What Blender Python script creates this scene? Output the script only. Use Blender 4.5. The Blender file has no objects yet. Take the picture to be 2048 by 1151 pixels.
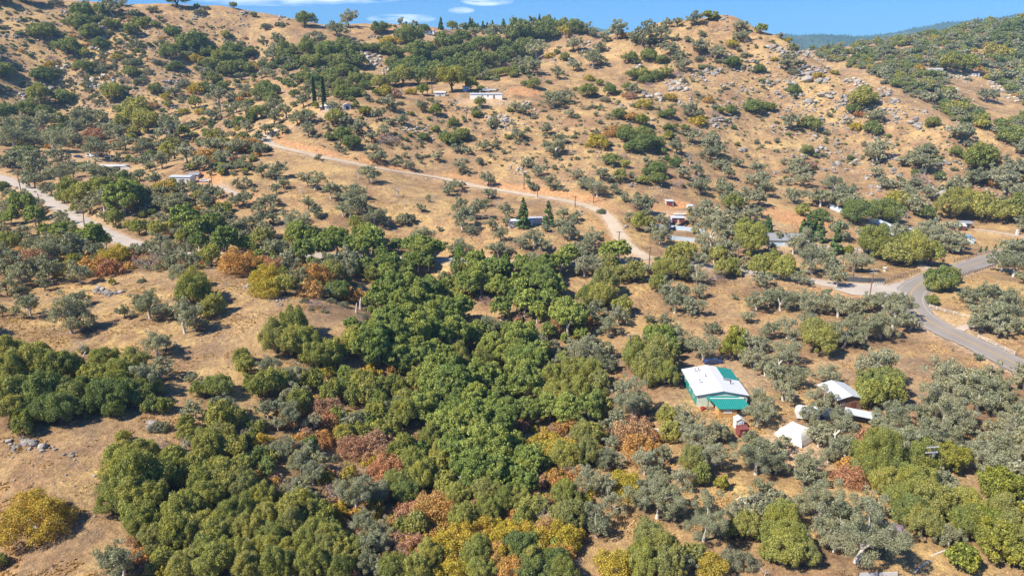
import bpy, math, random
import numpy as np
from math import sin, cos, pi, radians as R
from mathutils import Vector, Matrix

sc = bpy.context.scene
COL = sc.collection
# ---------------------------------------------------------------- camera, sky, sun, exposure
F, CX, CY = 1365.0, 1024.0, 575.5          # focal length and centre in pixels of the 2048 x 1151 photograph
PITCH, CAMZ = R(18.0), 75.0
cd = bpy.data.cameras.new('camera'); cam = bpy.data.objects.new('camera', cd); COL.objects.link(cam)
cd.sensor_width = 36.0; cd.lens = F/2048*36.0; cd.clip_start = 1.0; cd.clip_end = 40000
cam.location = (0, 0, CAMZ); cam.rotation_euler = (R(90)-PITCH, 0, 0)
sc.camera = cam
SUN_EL, SUN_AZ = R(47), R(207)             # azimuth of the sun counted from +X
sdir = Vector((cos(SUN_EL)*cos(SUN_AZ), cos(SUN_EL)*sin(SUN_AZ), sin(SUN_EL)))
sl = bpy.data.lights.new('sun', 'SUN'); sl.energy = 5.0; sl.angle = R(0.5); sl.color = (1.0, 0.93, 0.80)
so = bpy.data.objects.new('sun', sl); so.rotation_euler = sdir.to_track_quat('Z', 'Y').to_euler(); COL.objects.link(so)
w = bpy.data.worlds.new('World'); sc.world = w; w.use_nodes = True
nt = w.node_tree; N = nt.nodes; L = nt.links
bg = N['Background']; bg.inputs['Strength'].default_value = 0.078
sky = N.new('ShaderNodeTexSky'); sky.sky_type = 'NISHITA'; sky.sun_disc = False
sky.sun_elevation = SUN_EL; sky.sun_rotation = math.atan2(sdir.x, sdir.y)
sky.altitude = 300; sky.air_density = 1.0; sky.dust_density = 0.3; sky.ozone_density = 2.5
# thin wisps of cloud low over the ridge
tc = N.new('ShaderNodeTexCoord'); sep = N.new('ShaderNodeSeparateXYZ'); L.new(tc.outputs['Generated'], sep.inputs[0])
def mth(op, a, b=None, c=None, tree=None, clamp=False):
    t = tree or nt
    n = t.nodes.new('ShaderNodeMath'); n.operation = op; n.use_clamp = clamp
    for i, v in enumerate((a, b, c)):
        if v is None: continue
        if isinstance(v, (int, float)): n.inputs[i].default_value = v
        else: t.links.new(v, n.inputs[i])
    return n.outputs[0]
U = mth('DIVIDE', sep.outputs[0], sep.outputs[1]); V = mth('DIVIDE', sep.outputs[2], sep.outputs[1])
cn = N.new('ShaderNodeTexNoise'); cn.inputs['Scale'].default_value = 1.0; cn.inputs['Detail'].default_value = 8
cmb = N.new('ShaderNodeCombineXYZ'); L.new(mth('MULTIPLY', U, 26), cmb.inputs[0]); L.new(mth('MULTIPLY', V, 170), cmb.inputs[1]); L.new(cmb.outputs[0], cn.inputs['Vector'])
def px_uv(px, py):
    v = (CY-py)/F; dy = cos(PITCH)+v*sin(PITCH)
    return (px-CX)/F/dy, (v*cos(PITCH)-sin(PITCH))/dy
tot = None
for px, py, rx, ry, st in ((803,38,66,9,1.2),(922,21,26,6,.9),(975,0,52,11,1.3),(560,-2,170,13,.8),(690,-6,130,12,.9)):
    u0, v0 = px_uv(px, py); ru = rx/F; rv = ry/F
    d = mth('ADD', mth('POWER', mth('DIVIDE', mth('SUBTRACT', U, u0), ru), 2), mth('POWER', mth('DIVIDE', mth('SUBTRACT', V, v0), rv), 2))
    g = mth('MULTIPLY', mth('SUBTRACT', 1.0, d, clamp=True), st)
    tot = g if tot is None else mth('MAXIMUM', tot, g)
tot = mth('MULTIPLY', mth('POWER', tot, 0.6), mth('MULTIPLY', mth('SUBTRACT', cn.outputs[0], 0.34), 3.0, clamp=True))
tot = mth('MULTIPLY', tot, mth('GREATER_THAN', sep.outputs[1], 0.0), clamp=True)
mx = N.new('ShaderNodeMix'); mx.data_type = 'RGBA'; L.new(tot, mx.inputs[0])
tintn = N.new('ShaderNodeMix'); tintn.data_type = 'RGBA'; tintn.blend_type = 'MULTIPLY'; tintn.inputs[0].default_value = 1.0
L.new(sky.outputs[0], tintn.inputs[6]); tintn.inputs[7].default_value = (0.20, 0.56, 1.12, 1)
L.new(tintn.outputs[2], mx.inputs[6]); mx.inputs[7].default_value = (10.5, 11.2, 12.0, 1)
L.new(mx.outputs[2], bg.inputs[0])
sc.view_settings.view_transform = 'Standard'; sc.view_settings.look = 'None'; sc.view_settings.exposure = 0.90; sc.view_settings.gamma = 1.0
sc.cycles.max_bounces = 5; sc.cycles.diffuse_bounces = 3; sc.cycles.transparent_max_bounces = 6; sc.cycles.volume_bounces = 0
sc.cycles.use_denoising = True

# ---------------------------------------------------------------- noise and terrain height
def _h(ix, iy, s):
    n = (ix.astype(np.int64)*374761393 + iy.astype(np.int64)*668265263 + s*974711) & 0xffffffff
    n = ((n ^ (n >> 13))*1274126177) & 0xffffffff
    return ((n ^ (n >> 16)) & 0xffff)/65535.0
def vnoise(x, y, s=0):
    ix = np.floor(x); iy = np.floor(y); fx = x-ix; fy = y-iy
    fx = fx*fx*(3-2*fx); fy = fy*fy*(3-2*fy)
    a = _h(ix, iy, s); b = _h(ix+1, iy, s); c = _h(ix, iy+1, s); d = _h(ix+1, iy+1, s)
    return (a*(1-fx)+b*fx)*(1-fy)+(c*(1-fx)+d*fx)*fy
def fbm(x, y, s=0, o=4):
    r = 0; a = .5
    for i in range(o): r = r+a*(vnoise(x*2**i, y*2**i, s+i*17)-.5); a *= .5
    return r*2
def ray(px, py):
    px = np.asarray(px, float); py = np.asarray(py, float)
    u = (px-CX)/F; v = (CY-py)/F
    return np.stack([u, cos(PITCH)+v*sin(PITCH), v*cos(PITCH)-sin(PITCH)], -1)
# control points: pixel x, pixel y, forward distance
CP = '''
-200 1151 88|100 1000 97|0 1150 84|250 1100 88|30 880 112|250 800 128|0 700 150|150 640 168|400 700 152|400 545 205|250 545 208|600 600 182|700 660 165|550 760 142|120 545 212|550 560 200
700 760 150|900 900 129|700 1100 92|1000 1151 88|1150 1000 107|900 700 184|1000 600 222|850 560 243|1300 1151 87|1500 1100 93|1800 1151 86|2100 1151 85|2048 1000 105|1700 900 123|1435 765 155|1435 831 138|1950 850 133|2048 743 163|1920 677 183|1700 760 157|1820 610 208
1700 590 219|1500 560 235|2100 650 190|2048 500 290|1950 515 275|1900 450 333|1700 430 330|1750 480 292|1500 480 285|1560 500 272|1340 440 305|1310 515 256|1120 527 246|900 523 247|780 515 248|600 510 246|400 512 240
240 480 262|100 400 335|0 350 385|165 443 290|-100 330 400|100 500 238|-100 560 200
500 400 300|700 450 276|700 350 340|700 250 412|650 215 436|900 450 283|900 350 365|900 250 432|900 197 462|1000 197 466|1020 385 338|1100 450 283|1180 410 315|1240 480 270|1100 300 392|1100 200 470|530 285 392|575 258 415|430 330 345|600 330 352|560 290 386|430 420 290
750 200 450|820 190 480|820 155 610|700 150 600|600 150 590|500 240 455|560 200 510|700 175 560|900 170 560|1000 150 600|950 100 720|740 130 640
100 200 560|100 300 425|300 270 460|250 320 410|400 300 430|450 200 560|300 150 590|100 100 610|0 0 640|200 60 645|350 80 650|500 120 650|200 6 690|330 13 700|450 19 705|500 33 705|560 35 700|650 48 740|700 52 770|760 54 800|0 300 420
850 62 820|900 60 830|1024 47 850|1100 50 850|1150 66 800|1100 110 640|1050 130 580|1200 80 690|1240 78 660|1300 55 640|1380 40 615|1450 25 600|1500 45 590|1560 72 575|1200 130 560|1300 120 555|1400 100 560|1450 100 558|1500 120 545
1300 300 395|1300 200 468|1200 200 465|1200 300 390|1200 350 350|1300 370 345|1400 200 485|1400 300 408|1400 380 345|1500 200 495|1500 300 425|1550 200 500|1500 400 345|1600 100 565|1600 200 497|1550 300 428|1700 152 525|1700 300 437|1700 200 490|1800 194 486|1850 217 462|1800 300 420|1800 380 370|1950 262 410|1950 320 395|2048 305 382|2048 400 350|1950 400 362|2150 330 370
1600 106 900|1700 97 980|1850 70 1080|1950 55 1130|2048 46 1180|2150 34 1200|1700 120 820|1750 140 760|1800 160 700|1900 110 860|1900 170 740|1900 235 610|2000 180 740|2000 250 600|2100 290 560|2048 100 900|2100 150 800
'''
# points given in metres: x, y, z (ground hidden behind crests and ground outside the picture)
CW = '''
-60 250 6|-30 262 3|-90 255 9|60 700 20|30 780 70|120 720 95|180 700 75|250 660 45|300 600 30|240 640 35|330 540 22|370 480 10|240 800 40|-300 900 60|-200 1000 50|-500 800 115|-100 1050 60|0 1100 70|100 1050 60|200 1000 50
300 1300 40|600 1500 60|900 1500 80|-900 1500 60|0 1700 20|-100 60 12|0 60 -6|100 60 0|-40 60 5|-900 1900 20|900 2000 20|0 2500 0|-700 600 150|-500 400 60|-400 250 30|400 250 6|600 400 20|800 700 60|250 100 6|-200 100 26|-2500 2600 0|2600 2600 0|-160 160 24|200 190 0|10 640 55
'''
P3 = []
for s in CP.replace('\n', '|').split('|'):
    if s.strip():
        a, b, d = map(float, s.split()); r = ray(a, b); t = d/r[1]; P3.append((r[0]*t, d, CAMZ+r[2]*t))
for s in CW.replace('\n', '|').split('|'):
    if s.strip(): P3.append(tuple(map(float, s.split())))
P3 = np.array(P3)
def warp(x, y):
    yy = np.maximum(y, 55.0); return np.clip(x/yy, -1.5, 1.5)*1.0, np.log(yy)*0.9
Q = np.stack(warp(P3[:, 0], P3[:, 1]), -1)
def tps(d2): return d2*np.log(d2+1e-9)*.5
n_ = len(Q); K = tps(((Q[:, None]-Q[None])**2).sum(-1)) + np.eye(n_)*2e-4
Pm = np.c_[np.ones(n_), Q]; A = np.block([[K, Pm], [Pm.T, np.zeros((3, 3))]])
W = np.linalg.solve(A, np.r_[P3[:, 2], 0, 0, 0])
GU = np.linspace(-1.5, 1.5, 301); GV = np.linspace(math.log(55)*.9, math.log(3000)*.9, 401)
gu, gv = np.meshgrid(GU, GV); G = np.zeros(gu.size); pts = np.stack([gu.ravel(), gv.ravel()], -1)
for i in range(0, len(pts), 8000):
    q = pts[i:i+8000]; G[i:i+8000] = tps(((q[:, None]-Q[None])**2).sum(-1)) @ W[:n_] + W[n_] + q @ W[n_+1:]
G = G.reshape(gu.shape)
def H0(x, y):
    x = np.asarray(x, float); y = np.asarray(y, float)
    a, b = warp(x, y)
    fa = np.clip((a-GU[0])/(GU[1]-GU[0]), 0, 299.999); fb = np.clip((b-GV[0])/(GV[1]-GV[0]), 0, 399.999)
    ia = fa.astype(int); ib = fb.astype(int); fa = fa-ia; fb = fb-ib
    z = (G[ib, ia]*(1-fa)+G[ib, ia+1]*fa)*(1-fb)+(G[ib+1, ia]*(1-fa)+G[ib+1, ia+1]*fa)*fb
    far = np.clip((y-1500)/900, 0, 1); z = z*(1-far)+(-20)*far
    hill = np.clip((y-150)/350, 0, 1)
    z = z + fbm(x/45, y/45, 3, 3)*(1.2+3.5*hill)*(1-far) + fbm(x/9, y/9, 9, 3)*(.25+.5*hill)*(1-far)
    # far blue range
    m = np.clip((y-2500)/2100, 0, 1); m = m*m*(3-2*m)*(1-.5*np.clip((y-4700)/1500, 0, 1))
    prof = 284+ .098*np.maximum(x-2200, 0) + 14*np.sin(x/420+1.0)
    return z + m*(prof + fbm(x/500, y/500, 5, 5)*70)
H = None
PATHS = []        # (name, points n x 3, half width, blend)
def lay_path(x, y, z, P, hw, bl):
    """blend the flat arrays z towards the height of the polyline P within hw, fading over bl; returns each point's distance to it"""
    best = np.full(x.shape, 1e9); hz = np.zeros(x.shape); e = hw+bl+1
    m0 = np.nonzero((x > P[:, 0].min()-e) & (x < P[:, 0].max()+e) & (y > P[:, 1].min()-e) & (y < P[:, 1].max()+e))[0]
    for i in range(0, len(P)-1, 8):
        Q8 = P[i:i+9]
        mm = m0[(x[m0] > Q8[:, 0].min()-e) & (x[m0] < Q8[:, 0].max()+e) & (y[m0] > Q8[:, 1].min()-e) & (y[m0] < Q8[:, 1].max()+e)]
        if not len(mm): continue
        for a, b in zip(Q8[:-1], Q8[1:]):
            dx, dy = b[0]-a[0], b[1]-a[1]; l2 = dx*dx+dy*dy+1e-9
            t = np.clip(((x[mm]-a[0])*dx+(y[mm]-a[1])*dy)/l2, 0, 1)
            d = np.hypot(x[mm]-a[0]-t*dx, y[mm]-a[1]-t*dy); k = d < best[mm]
            best[mm] = np.where(k, d, best[mm]); hz[mm] = np.where(k, a[2]+t*(b[2]-a[2]), hz[mm])
    k = np.clip((best-hw)/bl, 0, 1); k = k*k*(3-2*k); z[:] = hz*(1-k)+z*k
    return best
def cast(px, py, h=None):
    h = h or H
    """ground points (n x 3) seen at pixels of the photograph"""
    r = ray(px, py).reshape(-1, 3); n = len(r); o = np.array([0, 0, CAMZ])
    t = np.full(n, 60.0); done = np.zeros(n, bool); lo = t.copy(); hi = np.full(n, 2600.0)
    while not done.all() and t.min() < 2600:
        t2 = t*1.008+.3; p = o+r*t2[:, None]; below = p[:, 2] < h(p[:, 0], p[:, 1])
        new = below & ~done; lo[new] = t[new]; hi[new] = t2[new]; done |= below; t = np.where(done, t, t2)
        if t[~done].size and t[~done].min() > 2600: break
    for _ in range(14):
        m = (lo+hi)/2; p = o+r*m[:, None]; b = p[:, 2] < h(p[:, 0], p[:, 1]); hi = np.where(b, m, hi); lo = np.where(b, lo, m)
    p = o+r*hi[:, None]; p[~done] = np.nan
    return p
def smooth_line(P, step=3.0, it=6):
    P = np.asarray(P, float); seg = np.r_[0, np.cumsum(np.hypot(*(P[1:, :2]-P[:-1, :2]).T))]
    s = np.arange(0, seg[-1], step); q = np.stack([np.interp(s, seg, P[:, i]) for i in range(3)], -1)
    for _ in range(it): q[1:-1] = (q[:-2]+2*q[1:-1]+q[2:])/4
    for _ in range(40): q[1:-1, 2] = (q[:-2, 2]+2*q[1:-1, 2]+q[2:, 2])/4
    return q
def pxline(s): return np.array([tuple(map(float, a.split())) for a in s.split('|')])
ROADS = {
 'highway': ('2260 860|2150 797|2033 731|1985 707|1921 677|1880 657|1853 643|1830 624|1818 605|1818 588|1832 570|1856 559|1906 542|1976 522|2048 501|2160 470', 4.6, 4),
 'valley': ('1812 590|1770 583|1720 580|1690 575|1600 560|1500 545|1400 530|1330 518|1250 522|1150 527|1060 527|900 522|780 514|600 510|450 510|350 505|280 492|237 480|200 460|165 441|132 423|82 392|48 374|12 359|-60 335', 3.6, 4),
 'hillside': ('1300 518|1275 508|1256 495|1243 480|1234 462|1222 440|1203 421|1170 408|1120 398|1060 390|1024 384|960 375|900 362|850 352|780 341|720 329|650 314|590 302|550 294|531 285|530 276|540 266|560 258|585 250', 2.5, 3.5),
 'drive': ('1897 672|1915 655|1950 645|2000 643|2060 645', 1.8, 3), 'driveb': ('1880 562|1862 540|1800 515|1740 500|1690 497|1640 492', 1.8, 3),
 'drivec': ('1960 460|2000 466|2050 474', 1.6, 3), 'drived': ('340 364|380 361|430 364|455 378|490 398', 1.9, 3), 'pad': ('1310 424|1340 424|1372 419', 4.5, 5),
}
RL = {}
for k, (s, hw, bl) in ROADS.items():
    q = cast(*pxline(s).T, h=H0); q = q[~np.isnan(q[:, 0])]
    q = smooth_line(q); RL[k] = q; PATHS.append((k, q, hw+.8, bl))
PADS = []
for px, py, r in ((1436, 800, 9.5), (1336, 462, 7), (972, 197, 11), (1350, 441, 5), (1800, 470, 9), (1560, 495, 7)):
    p = cast([px], [py], h=H0)[0]; PATHS.append(('plot', np.array([[p[0]-r*.5, p[1]+r*.4, p[2]], [p[0]+r*.5, p[1]+r*.4, p[2]]]), r*.75, 5))
# the ground sheet: a fan of cells that widens with distance
AY = 250.0; NR, NC = 820, 1080
rr = np.r_[np.geomspace(62, 3000, 760), np.geomspace(3060, 6900, NR-760)]
ss = np.linspace(-1, 1, NC); ss = .62*ss+.28*ss**3
def fan_index(x, y):
    r = np.maximum(y+AY, 62.0); i = np.interp(r, rr, np.arange(NR)); j = np.interp(x/r, ss, np.arange(NC)); return i, j
FX = ss[None, :]*rr[:, None]; FY = np.repeat((rr-AY)[:, None], NC, 1)
FZ = H0(FX, FY); DIST = {}
_x, _y, _z = FX.ravel(), FY.ravel(), FZ.ravel().copy()
for k, P, hw, bl in sorted(PATHS, key=lambda q: q[0] == 'highway'):
    d = lay_path(_x, _y, _z, P, hw, bl); DIST[k] = np.minimum(d, DIST.get(k, 1e9))
FZ = _z.reshape(NR, NC)
def H(x, y):
    """height of the ground sheet"""
    i, j = fan_index(np.asarray(x, float), np.asarray(y, float)); i = np.clip(i, 0, NR-1.001); j = np.clip(j, 0, NC-1.001)
    a = i.astype(int); b = j.astype(int); i = i-a; j = j-b
    return (FZ[a, b]*(1-j)+FZ[a, b+1]*j)*(1-i)+(FZ[a+1, b]*(1-j)+FZ[a+1, b+1]*j)*i
def at(px, py): 
    p = cast([px], [py])[0]; return Vector(p)
# ---------------------------------------------------------------- materials
def new_mat(name):
    m = bpy.data.materials.new(name); m.use_nodes = True; return m, m.node_tree, m.node_tree.nodes['Principled BSDF']
def noise(t, scale, detail=4, vec=None, rough=.55):
    n = t.nodes.new('ShaderNodeTexNoise'); n.inputs['Scale'].default_value = scale; n.inputs['Detail'].default_value = detail; n.inputs['Roughness'].default_value = rough
    if vec is not None: t.links.new(vec, n.inputs['Vector'])
    return n.outputs[0]
def ramp(t, fac, stops):
    n = t.nodes.new('ShaderNodeValToRGB'); e = n.color_ramp.elements
    while len(e) < len(stops): e.new(.5)
    for el, (p, c) in zip(e, stops): el.position = p; el.color = (*c, 1)
    t.links.new(fac, n.inputs[0]); return n.outputs[0]
def mixc(t, fac, a, b, mode='MIX'):
    n = t.nodes.new('ShaderNodeMix'); n.data_type = 'RGBA'; n.blend_type = mode
    for i, v in ((0, fac), (6, a), (7, b)):
        if isinstance(v, tuple): n.inputs[i].default_value = (*v, 1)
        elif isinstance(v, (int, float)): n.inputs[i].default_value = v
        else: t.links.new(v, n.inputs[i])
    return n.outputs[2]
def attr(t, name):
    n = t.nodes.new('ShaderNodeAttribute'); n.attribute_name = name; return n.outputs['Fac']
def bump(t, b, h, dist, strength=1.0):
    n = t.nodes.new('ShaderNodeBump'); n.inputs['Distance'].default_value = dist; n.inputs['Strength'].default_value = strength
    t.links.new(h, n.inputs['Height']); t.links.new(n.outputs[0], b.inputs['Normal'])
def plain(name, col, rough=.7, metal=0.0, var=.18, scale=1.5, bmp=0.0):
    m, t, b = new_mat(name); g = t.nodes.new('ShaderNodeTexCoord').outputs['Object']
    n = noise(t, scale, 5, g); f = mth('MULTIPLY_ADD', n, 2*var, 1-var, tree=t)
    c = mixc(t, 1.0, tuple(col), f, 'MULTIPLY'); t.links.new(c, b.inputs['Base Color'])
    b.inputs['Roughness'].default_value = rough; b.inputs['Metallic'].default_value = metal
    if bmp: bump(t, b, noise(t, scale*6, 3, g), bmp)
    return m
def ground_mat():
    m, t, b = new_mat('dry_grass_ground'); P = t.nodes.new('ShaderNodeNewGeometry').outputs['Position']
    big = noise(t, .022, 5, P); mid = noise(t, .13, 5, P); fine = noise(t, .9, 6, P, .7); grain = noise(t, 3.2, 4, P, .8)
    c = ramp(t, mth('MULTIPLY_ADD', mid, .55, mth('MULTIPLY', big, .45, tree=t), tree=t),
             [(.34, (.19, .117, .066)), (.45, (.31, .19, .10)), (.55, (.415, .267, .13)), (.66, (.52, .355, .155))])
    gold = mth('MULTIPLY', mth('SUBTRACT', noise(t, .05, 4, P), .47, tree=t), 7.0, tree=t, clamp=True)
    gold = mth('MULTIPLY', gold, mth('MULTIPLY', mth('SUBTRACT', noise(t, .35, 5, P, .7), .45, tree=t), 5.0, tree=t, clamp=True), tree=t)
    c = mixc(t, mth('MULTIPLY', gold, .75, tree=t), c, (.60, .42, .15))
    dry = mth('MULTIPLY', mth('SUBTRACT', noise(t, .09, 6, P, .7), .50, tree=t), 7.0, tree=t, clamp=True)
    c = mixc(t, mth('MULTIPLY', dry, .75, tree=t), c, (.225, .155, .10))
    red = mth('MULTIPLY', mth('SUBTRACT', noise(t, .035, 6, P, .65), .56, tree=t), 8.0, tree=t, clamp=True)
    c = mixc(t, mth('MULTIPLY', red, .25, tree=t), c, (.42, .215, .12))
    c = mixc(t, attr(t, 'gold'), c, (.56, .37, .15))
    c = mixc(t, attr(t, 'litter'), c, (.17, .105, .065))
    c = mixc(t, mth('MULTIPLY', attr(t, 'dirt'), .9, tree=t), c, ramp(t, fine, [(.3, (.42, .285, .18)), (.7, (.58, .42, .27))]))
    soil = ramp(t, noise(t, .5, 6, P, .7), [(.3, (.40, .18, .085)), (.52, (.55, .275, .125)), (.75, (.62, .38, .20))])
    so_ = mth('MULTIPLY', attr(t, 'soil'), mth('MULTIPLY_ADD', mth('SUBTRACT', noise(t,   .3, 5, P, .7), .28, tree=t), 5.0, 0.0, tree=t, clamp=True), tree=t, clamp=True)
    c = mixc(t, so_, c, soil)
    c = mixc(t, 1.0, c, mth('MULTIPLY_ADD', fine, 1.9, .0, tree=t), 'MULTIPLY')
    c = mixc(t, 1.0, c, mth('MULTIPLY_ADD', grain, 2.2, -.08, tree=t, clamp=False), 'MULTIPLY')
    sp = t.nodes.new('ShaderNodeSeparateXYZ'); t.links.new(P, sp.inputs[0])
    fy = mth('MULTIPLY', mth('SUBTRACT', sp.outputs[1], 1700, tree=t), .001, tree=t, clamp=True)
    fc = ramp(t, noise(t, .004, 8, P, .7), [(.35, (.025, .05, .035)), (.55, (.05, .085, .05)), (.72, (.16, .17, .11))])
    c = mixc(t, fy, c, fc)
    t.links.new(c, b.inputs['Base Color']); b.inputs['Roughness'].default_value = .95; b.inputs['Specular IOR Level'].default_value = .1
    bump(t, b, mth('ADD', fine, mth('MULTIPLY', grain, .5, tree=t), tree=t), .45)
    return m
def leaf_mat(name, cols, leafvar=.5, trans=.22, hue=(1.25, 1.1, .6)):
    """cols: dark to light tones this species has; each plant draws its own tone, each leaf clump a little more"""
    m = bpy.data.materials.new(name); m.use_nodes = True; t = m.node_tree; t.nodes.remove(t.nodes['Principled BSDF']); out = t.nodes['Material Output']
    oi = t.nodes.new('ShaderNodeObjectInfo').outputs['Random']
    f = mth('FRACT', mth('ADD', oi, attr(t, 'tone'), tree=t), tree=t)
    c = ramp(t, f, [(i/(len(cols)-1), x) for i, x in enumerate(cols)])
    lf = attr(t, 'leaf')
    c = mixc(t, 1.0, c, mth('MULTIPLY_ADD', lf, leafvar*2, 1-leafvar, tree=t), 'MULTIPLY')
    tc_ = t.nodes.new('ShaderNodeNewGeometry').outputs['Position']
    n = mth('MULTIPLY', mth('SUBTRACT', noise(t, .35, 3, tc_), .45, tree=t), 5.0, tree=t, clamp=True)
    c = mixc(t, mth('MULTIPLY', n, .7, tree=t), c, mixc(t, 1.0, c, tuple(hue), 'MULTIPLY'))
    d = t.nodes.new('ShaderNodeBsdfDiffuse'); t.links.new(c, d.inputs[0])
    tr = t.nodes.new('ShaderNodeBsdfTranslucent'); t.links.new(mixc(t, 1.0, c, (1.3, 1.25, .5), 'MULTIPLY'), tr.inputs[0])
    ms = t.nodes.new('ShaderNodeMixShader'); ms.inputs[0].default_value = trans
    t.links.new(d.outputs[0], ms.inputs[1]); t.links.new(tr.outputs[0], ms.inputs[2]); t.links.new(ms.outputs[0], out.inputs[0])
    return m
def rock_mat(name, a, b_):
    m, t, b = new_mat(name); g = t.nodes.new('ShaderNodeNewGeometry').outputs['Position']
    oi = t.nodes.new('ShaderNodeObjectInfo').outputs['Random']
    c = ramp(t, noise(t, .8, 8, g, .7), [(.3, a), (.7, b_)])
    c = mixc(t, 1.0, c, mth('MULTIPLY_ADD', mth('FRACT', mth('ADD', oi, attr(t, 'tone'), tree=t), tree=t), .5, .6, tree=t), 'MULTIPLY')
    t.links.new(c, b.inputs['Base Color']); b.inputs['Roughness'].default_value = .9; bump(t, b, noise(t, 2.2, 6, g, .75), .35)
    return m
M = {
 'ground': ground_mat(),
 'b': leaf_mat('grey_oak_leaves', [(.235, .25, .165), (.30, .31, .21), (.365, .36, .25), (.265, .28, .18)], .5, .3, (1.1, 1.02, .8)),
 'g': leaf_mat('evergreen_oak_leaves', [(.155, .205, .075), (.215, .26, .09), (.265, .285, .10), (.18, .23, .085)], .5, .3, (1.2, 1.06, .7)),
 'o': leaf_mat('olive_oak_leaves', [(.235, .26, .08), (.305, .32, .095), (.38, .365, .11), (.265, .275, .11)], .55, .32, (1.15, 1.04, .7)),
 'd': leaf_mat('deep_green_oak_leaves', [(.19, .255, .08), (.255, .315, .09), (.315, .36, .10), (.225, .28, .09)], .75, .3, (1.2, 1.06, .75)),
 'c': leaf_mat('sage_brush_leaves', [(.17, .185, .11), (.23, .225, .15), (.19, .21, .12), (.26, .235, .17)], .5, .2, (1.1, 1.0, .8)),
 'r': leaf_mat('rust_leaves', [(.47, .23, .10), (.54, .31, .10), (.56, .35, .12), (.43, .26, .18), (.49, .25, .13)], .65, .28, (.8, .9, .95)),
 'y': leaf_mat('golden_leaves', [(.40, .33, .055), (.50, .39, .065), (.50, .35, .07), (.37, .33, .07)], .65, .3, (.8, .92, .9)),
 'p': leaf_mat('bare_twigs', [(.33, .25, .22), (.40, .28, .245), (.35, .29, .26)], .5, .05, (1.1, .85, .85)),
 'l': leaf_mat('lime_leaves', [(.21, .25, .06), (.27, .29, .065), (.31, .30, .075)], .65, .35),
 'n': leaf_mat('conifer_needles', [(.085, .15, .06), (.125, .19, .07), (.11, .165, .075)], .5, .15),
 't': leaf_mat('clipped_conifer_leaves', [(.09, .17, .035), (.15, .235, .04)], .6, .2),
 'k': leaf_mat('cypress_leaves', [(.035, .075, .035), (.05, .09, .04)], .5, .1),
 'a': leaf_mat('palm_fronds', [(.20, .24, .12), (.28, .27, .15)], .5, .2),
 'bark': plain('pale_bark', (.52, .48, .42), .9, 0, .35, .8, .05), 'darkbark': plain('dark_bark', (.13, .10, .08), .9, 0, .3, .8, .05),
 'deadwood': plain('dead_wood', (.44, .39, .34), .9, 0, .25, .8),
 'rock': rock_mat('grey_rock', (.22, .19, .165), (.46, .41, .355)), 'palerock': rock_mat('pale_rock', (.36, .31, .25), (.60, .54, .46)),
}
# ---------------------------------------------------------------- helpers that link objects
def tag(o, label=None, cat=None, group=None, kind=None):
    for k, v in (('label', label), ('category', cat), ('group', group), ('kind', kind)):
        if v: o[k] = v
    return o
def link(name, me, parent=None, loc=(0, 0, 0), rz=0.0, scale=(1, 1, 1)):
    o = bpy.data.objects.new(name, me); o.location = loc; o.rotation_euler = (0, 0, rz); o.scale = scale
    if parent: o.parent = parent
    COL.objects.link(o); return o
def np_mesh(name, V, Fq, mats=(), mi=None, attrs=None, smooth=None):
    """V: n x 3, Fq: m x 4 quads (or m x 3)"""
    me = bpy.data.meshes.new(name); V = np.ascontiguousarray(V, np.float32); Fq = np.ascontiguousarray(Fq, np.int32); k = Fq.shape[1]
    me.vertices.add(len(V)); me.vertices.foreach_set('co', V.ravel())
    me.loops.add(Fq.size); me.loops.foreach_set('vertex_index', Fq.ravel())
    me.polygons.add(len(Fq)); me.polygons.foreach_set('loop_start', np.arange(0, Fq.size, k, dtype=np.int32))
    for m in mats: me.materials.append(m)
    if mi is not None: me.polygons.foreach_set('material_index', np.ascontiguousarray(mi, np.int32))
    me.update(calc_edges=True)
    for an, (dom, val) in (attrs or {}).items():
        a = me.attributes.new(an, 'FLOAT', dom); a.data.foreach_set('value', np.ascontiguousarray(val, np.float32))
    if smooth is not None: me.polygons.foreach_set('use_smooth', np.full(len(Fq), smooth, bool) if isinstance(smooth, bool) else smooth)
    return me
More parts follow.
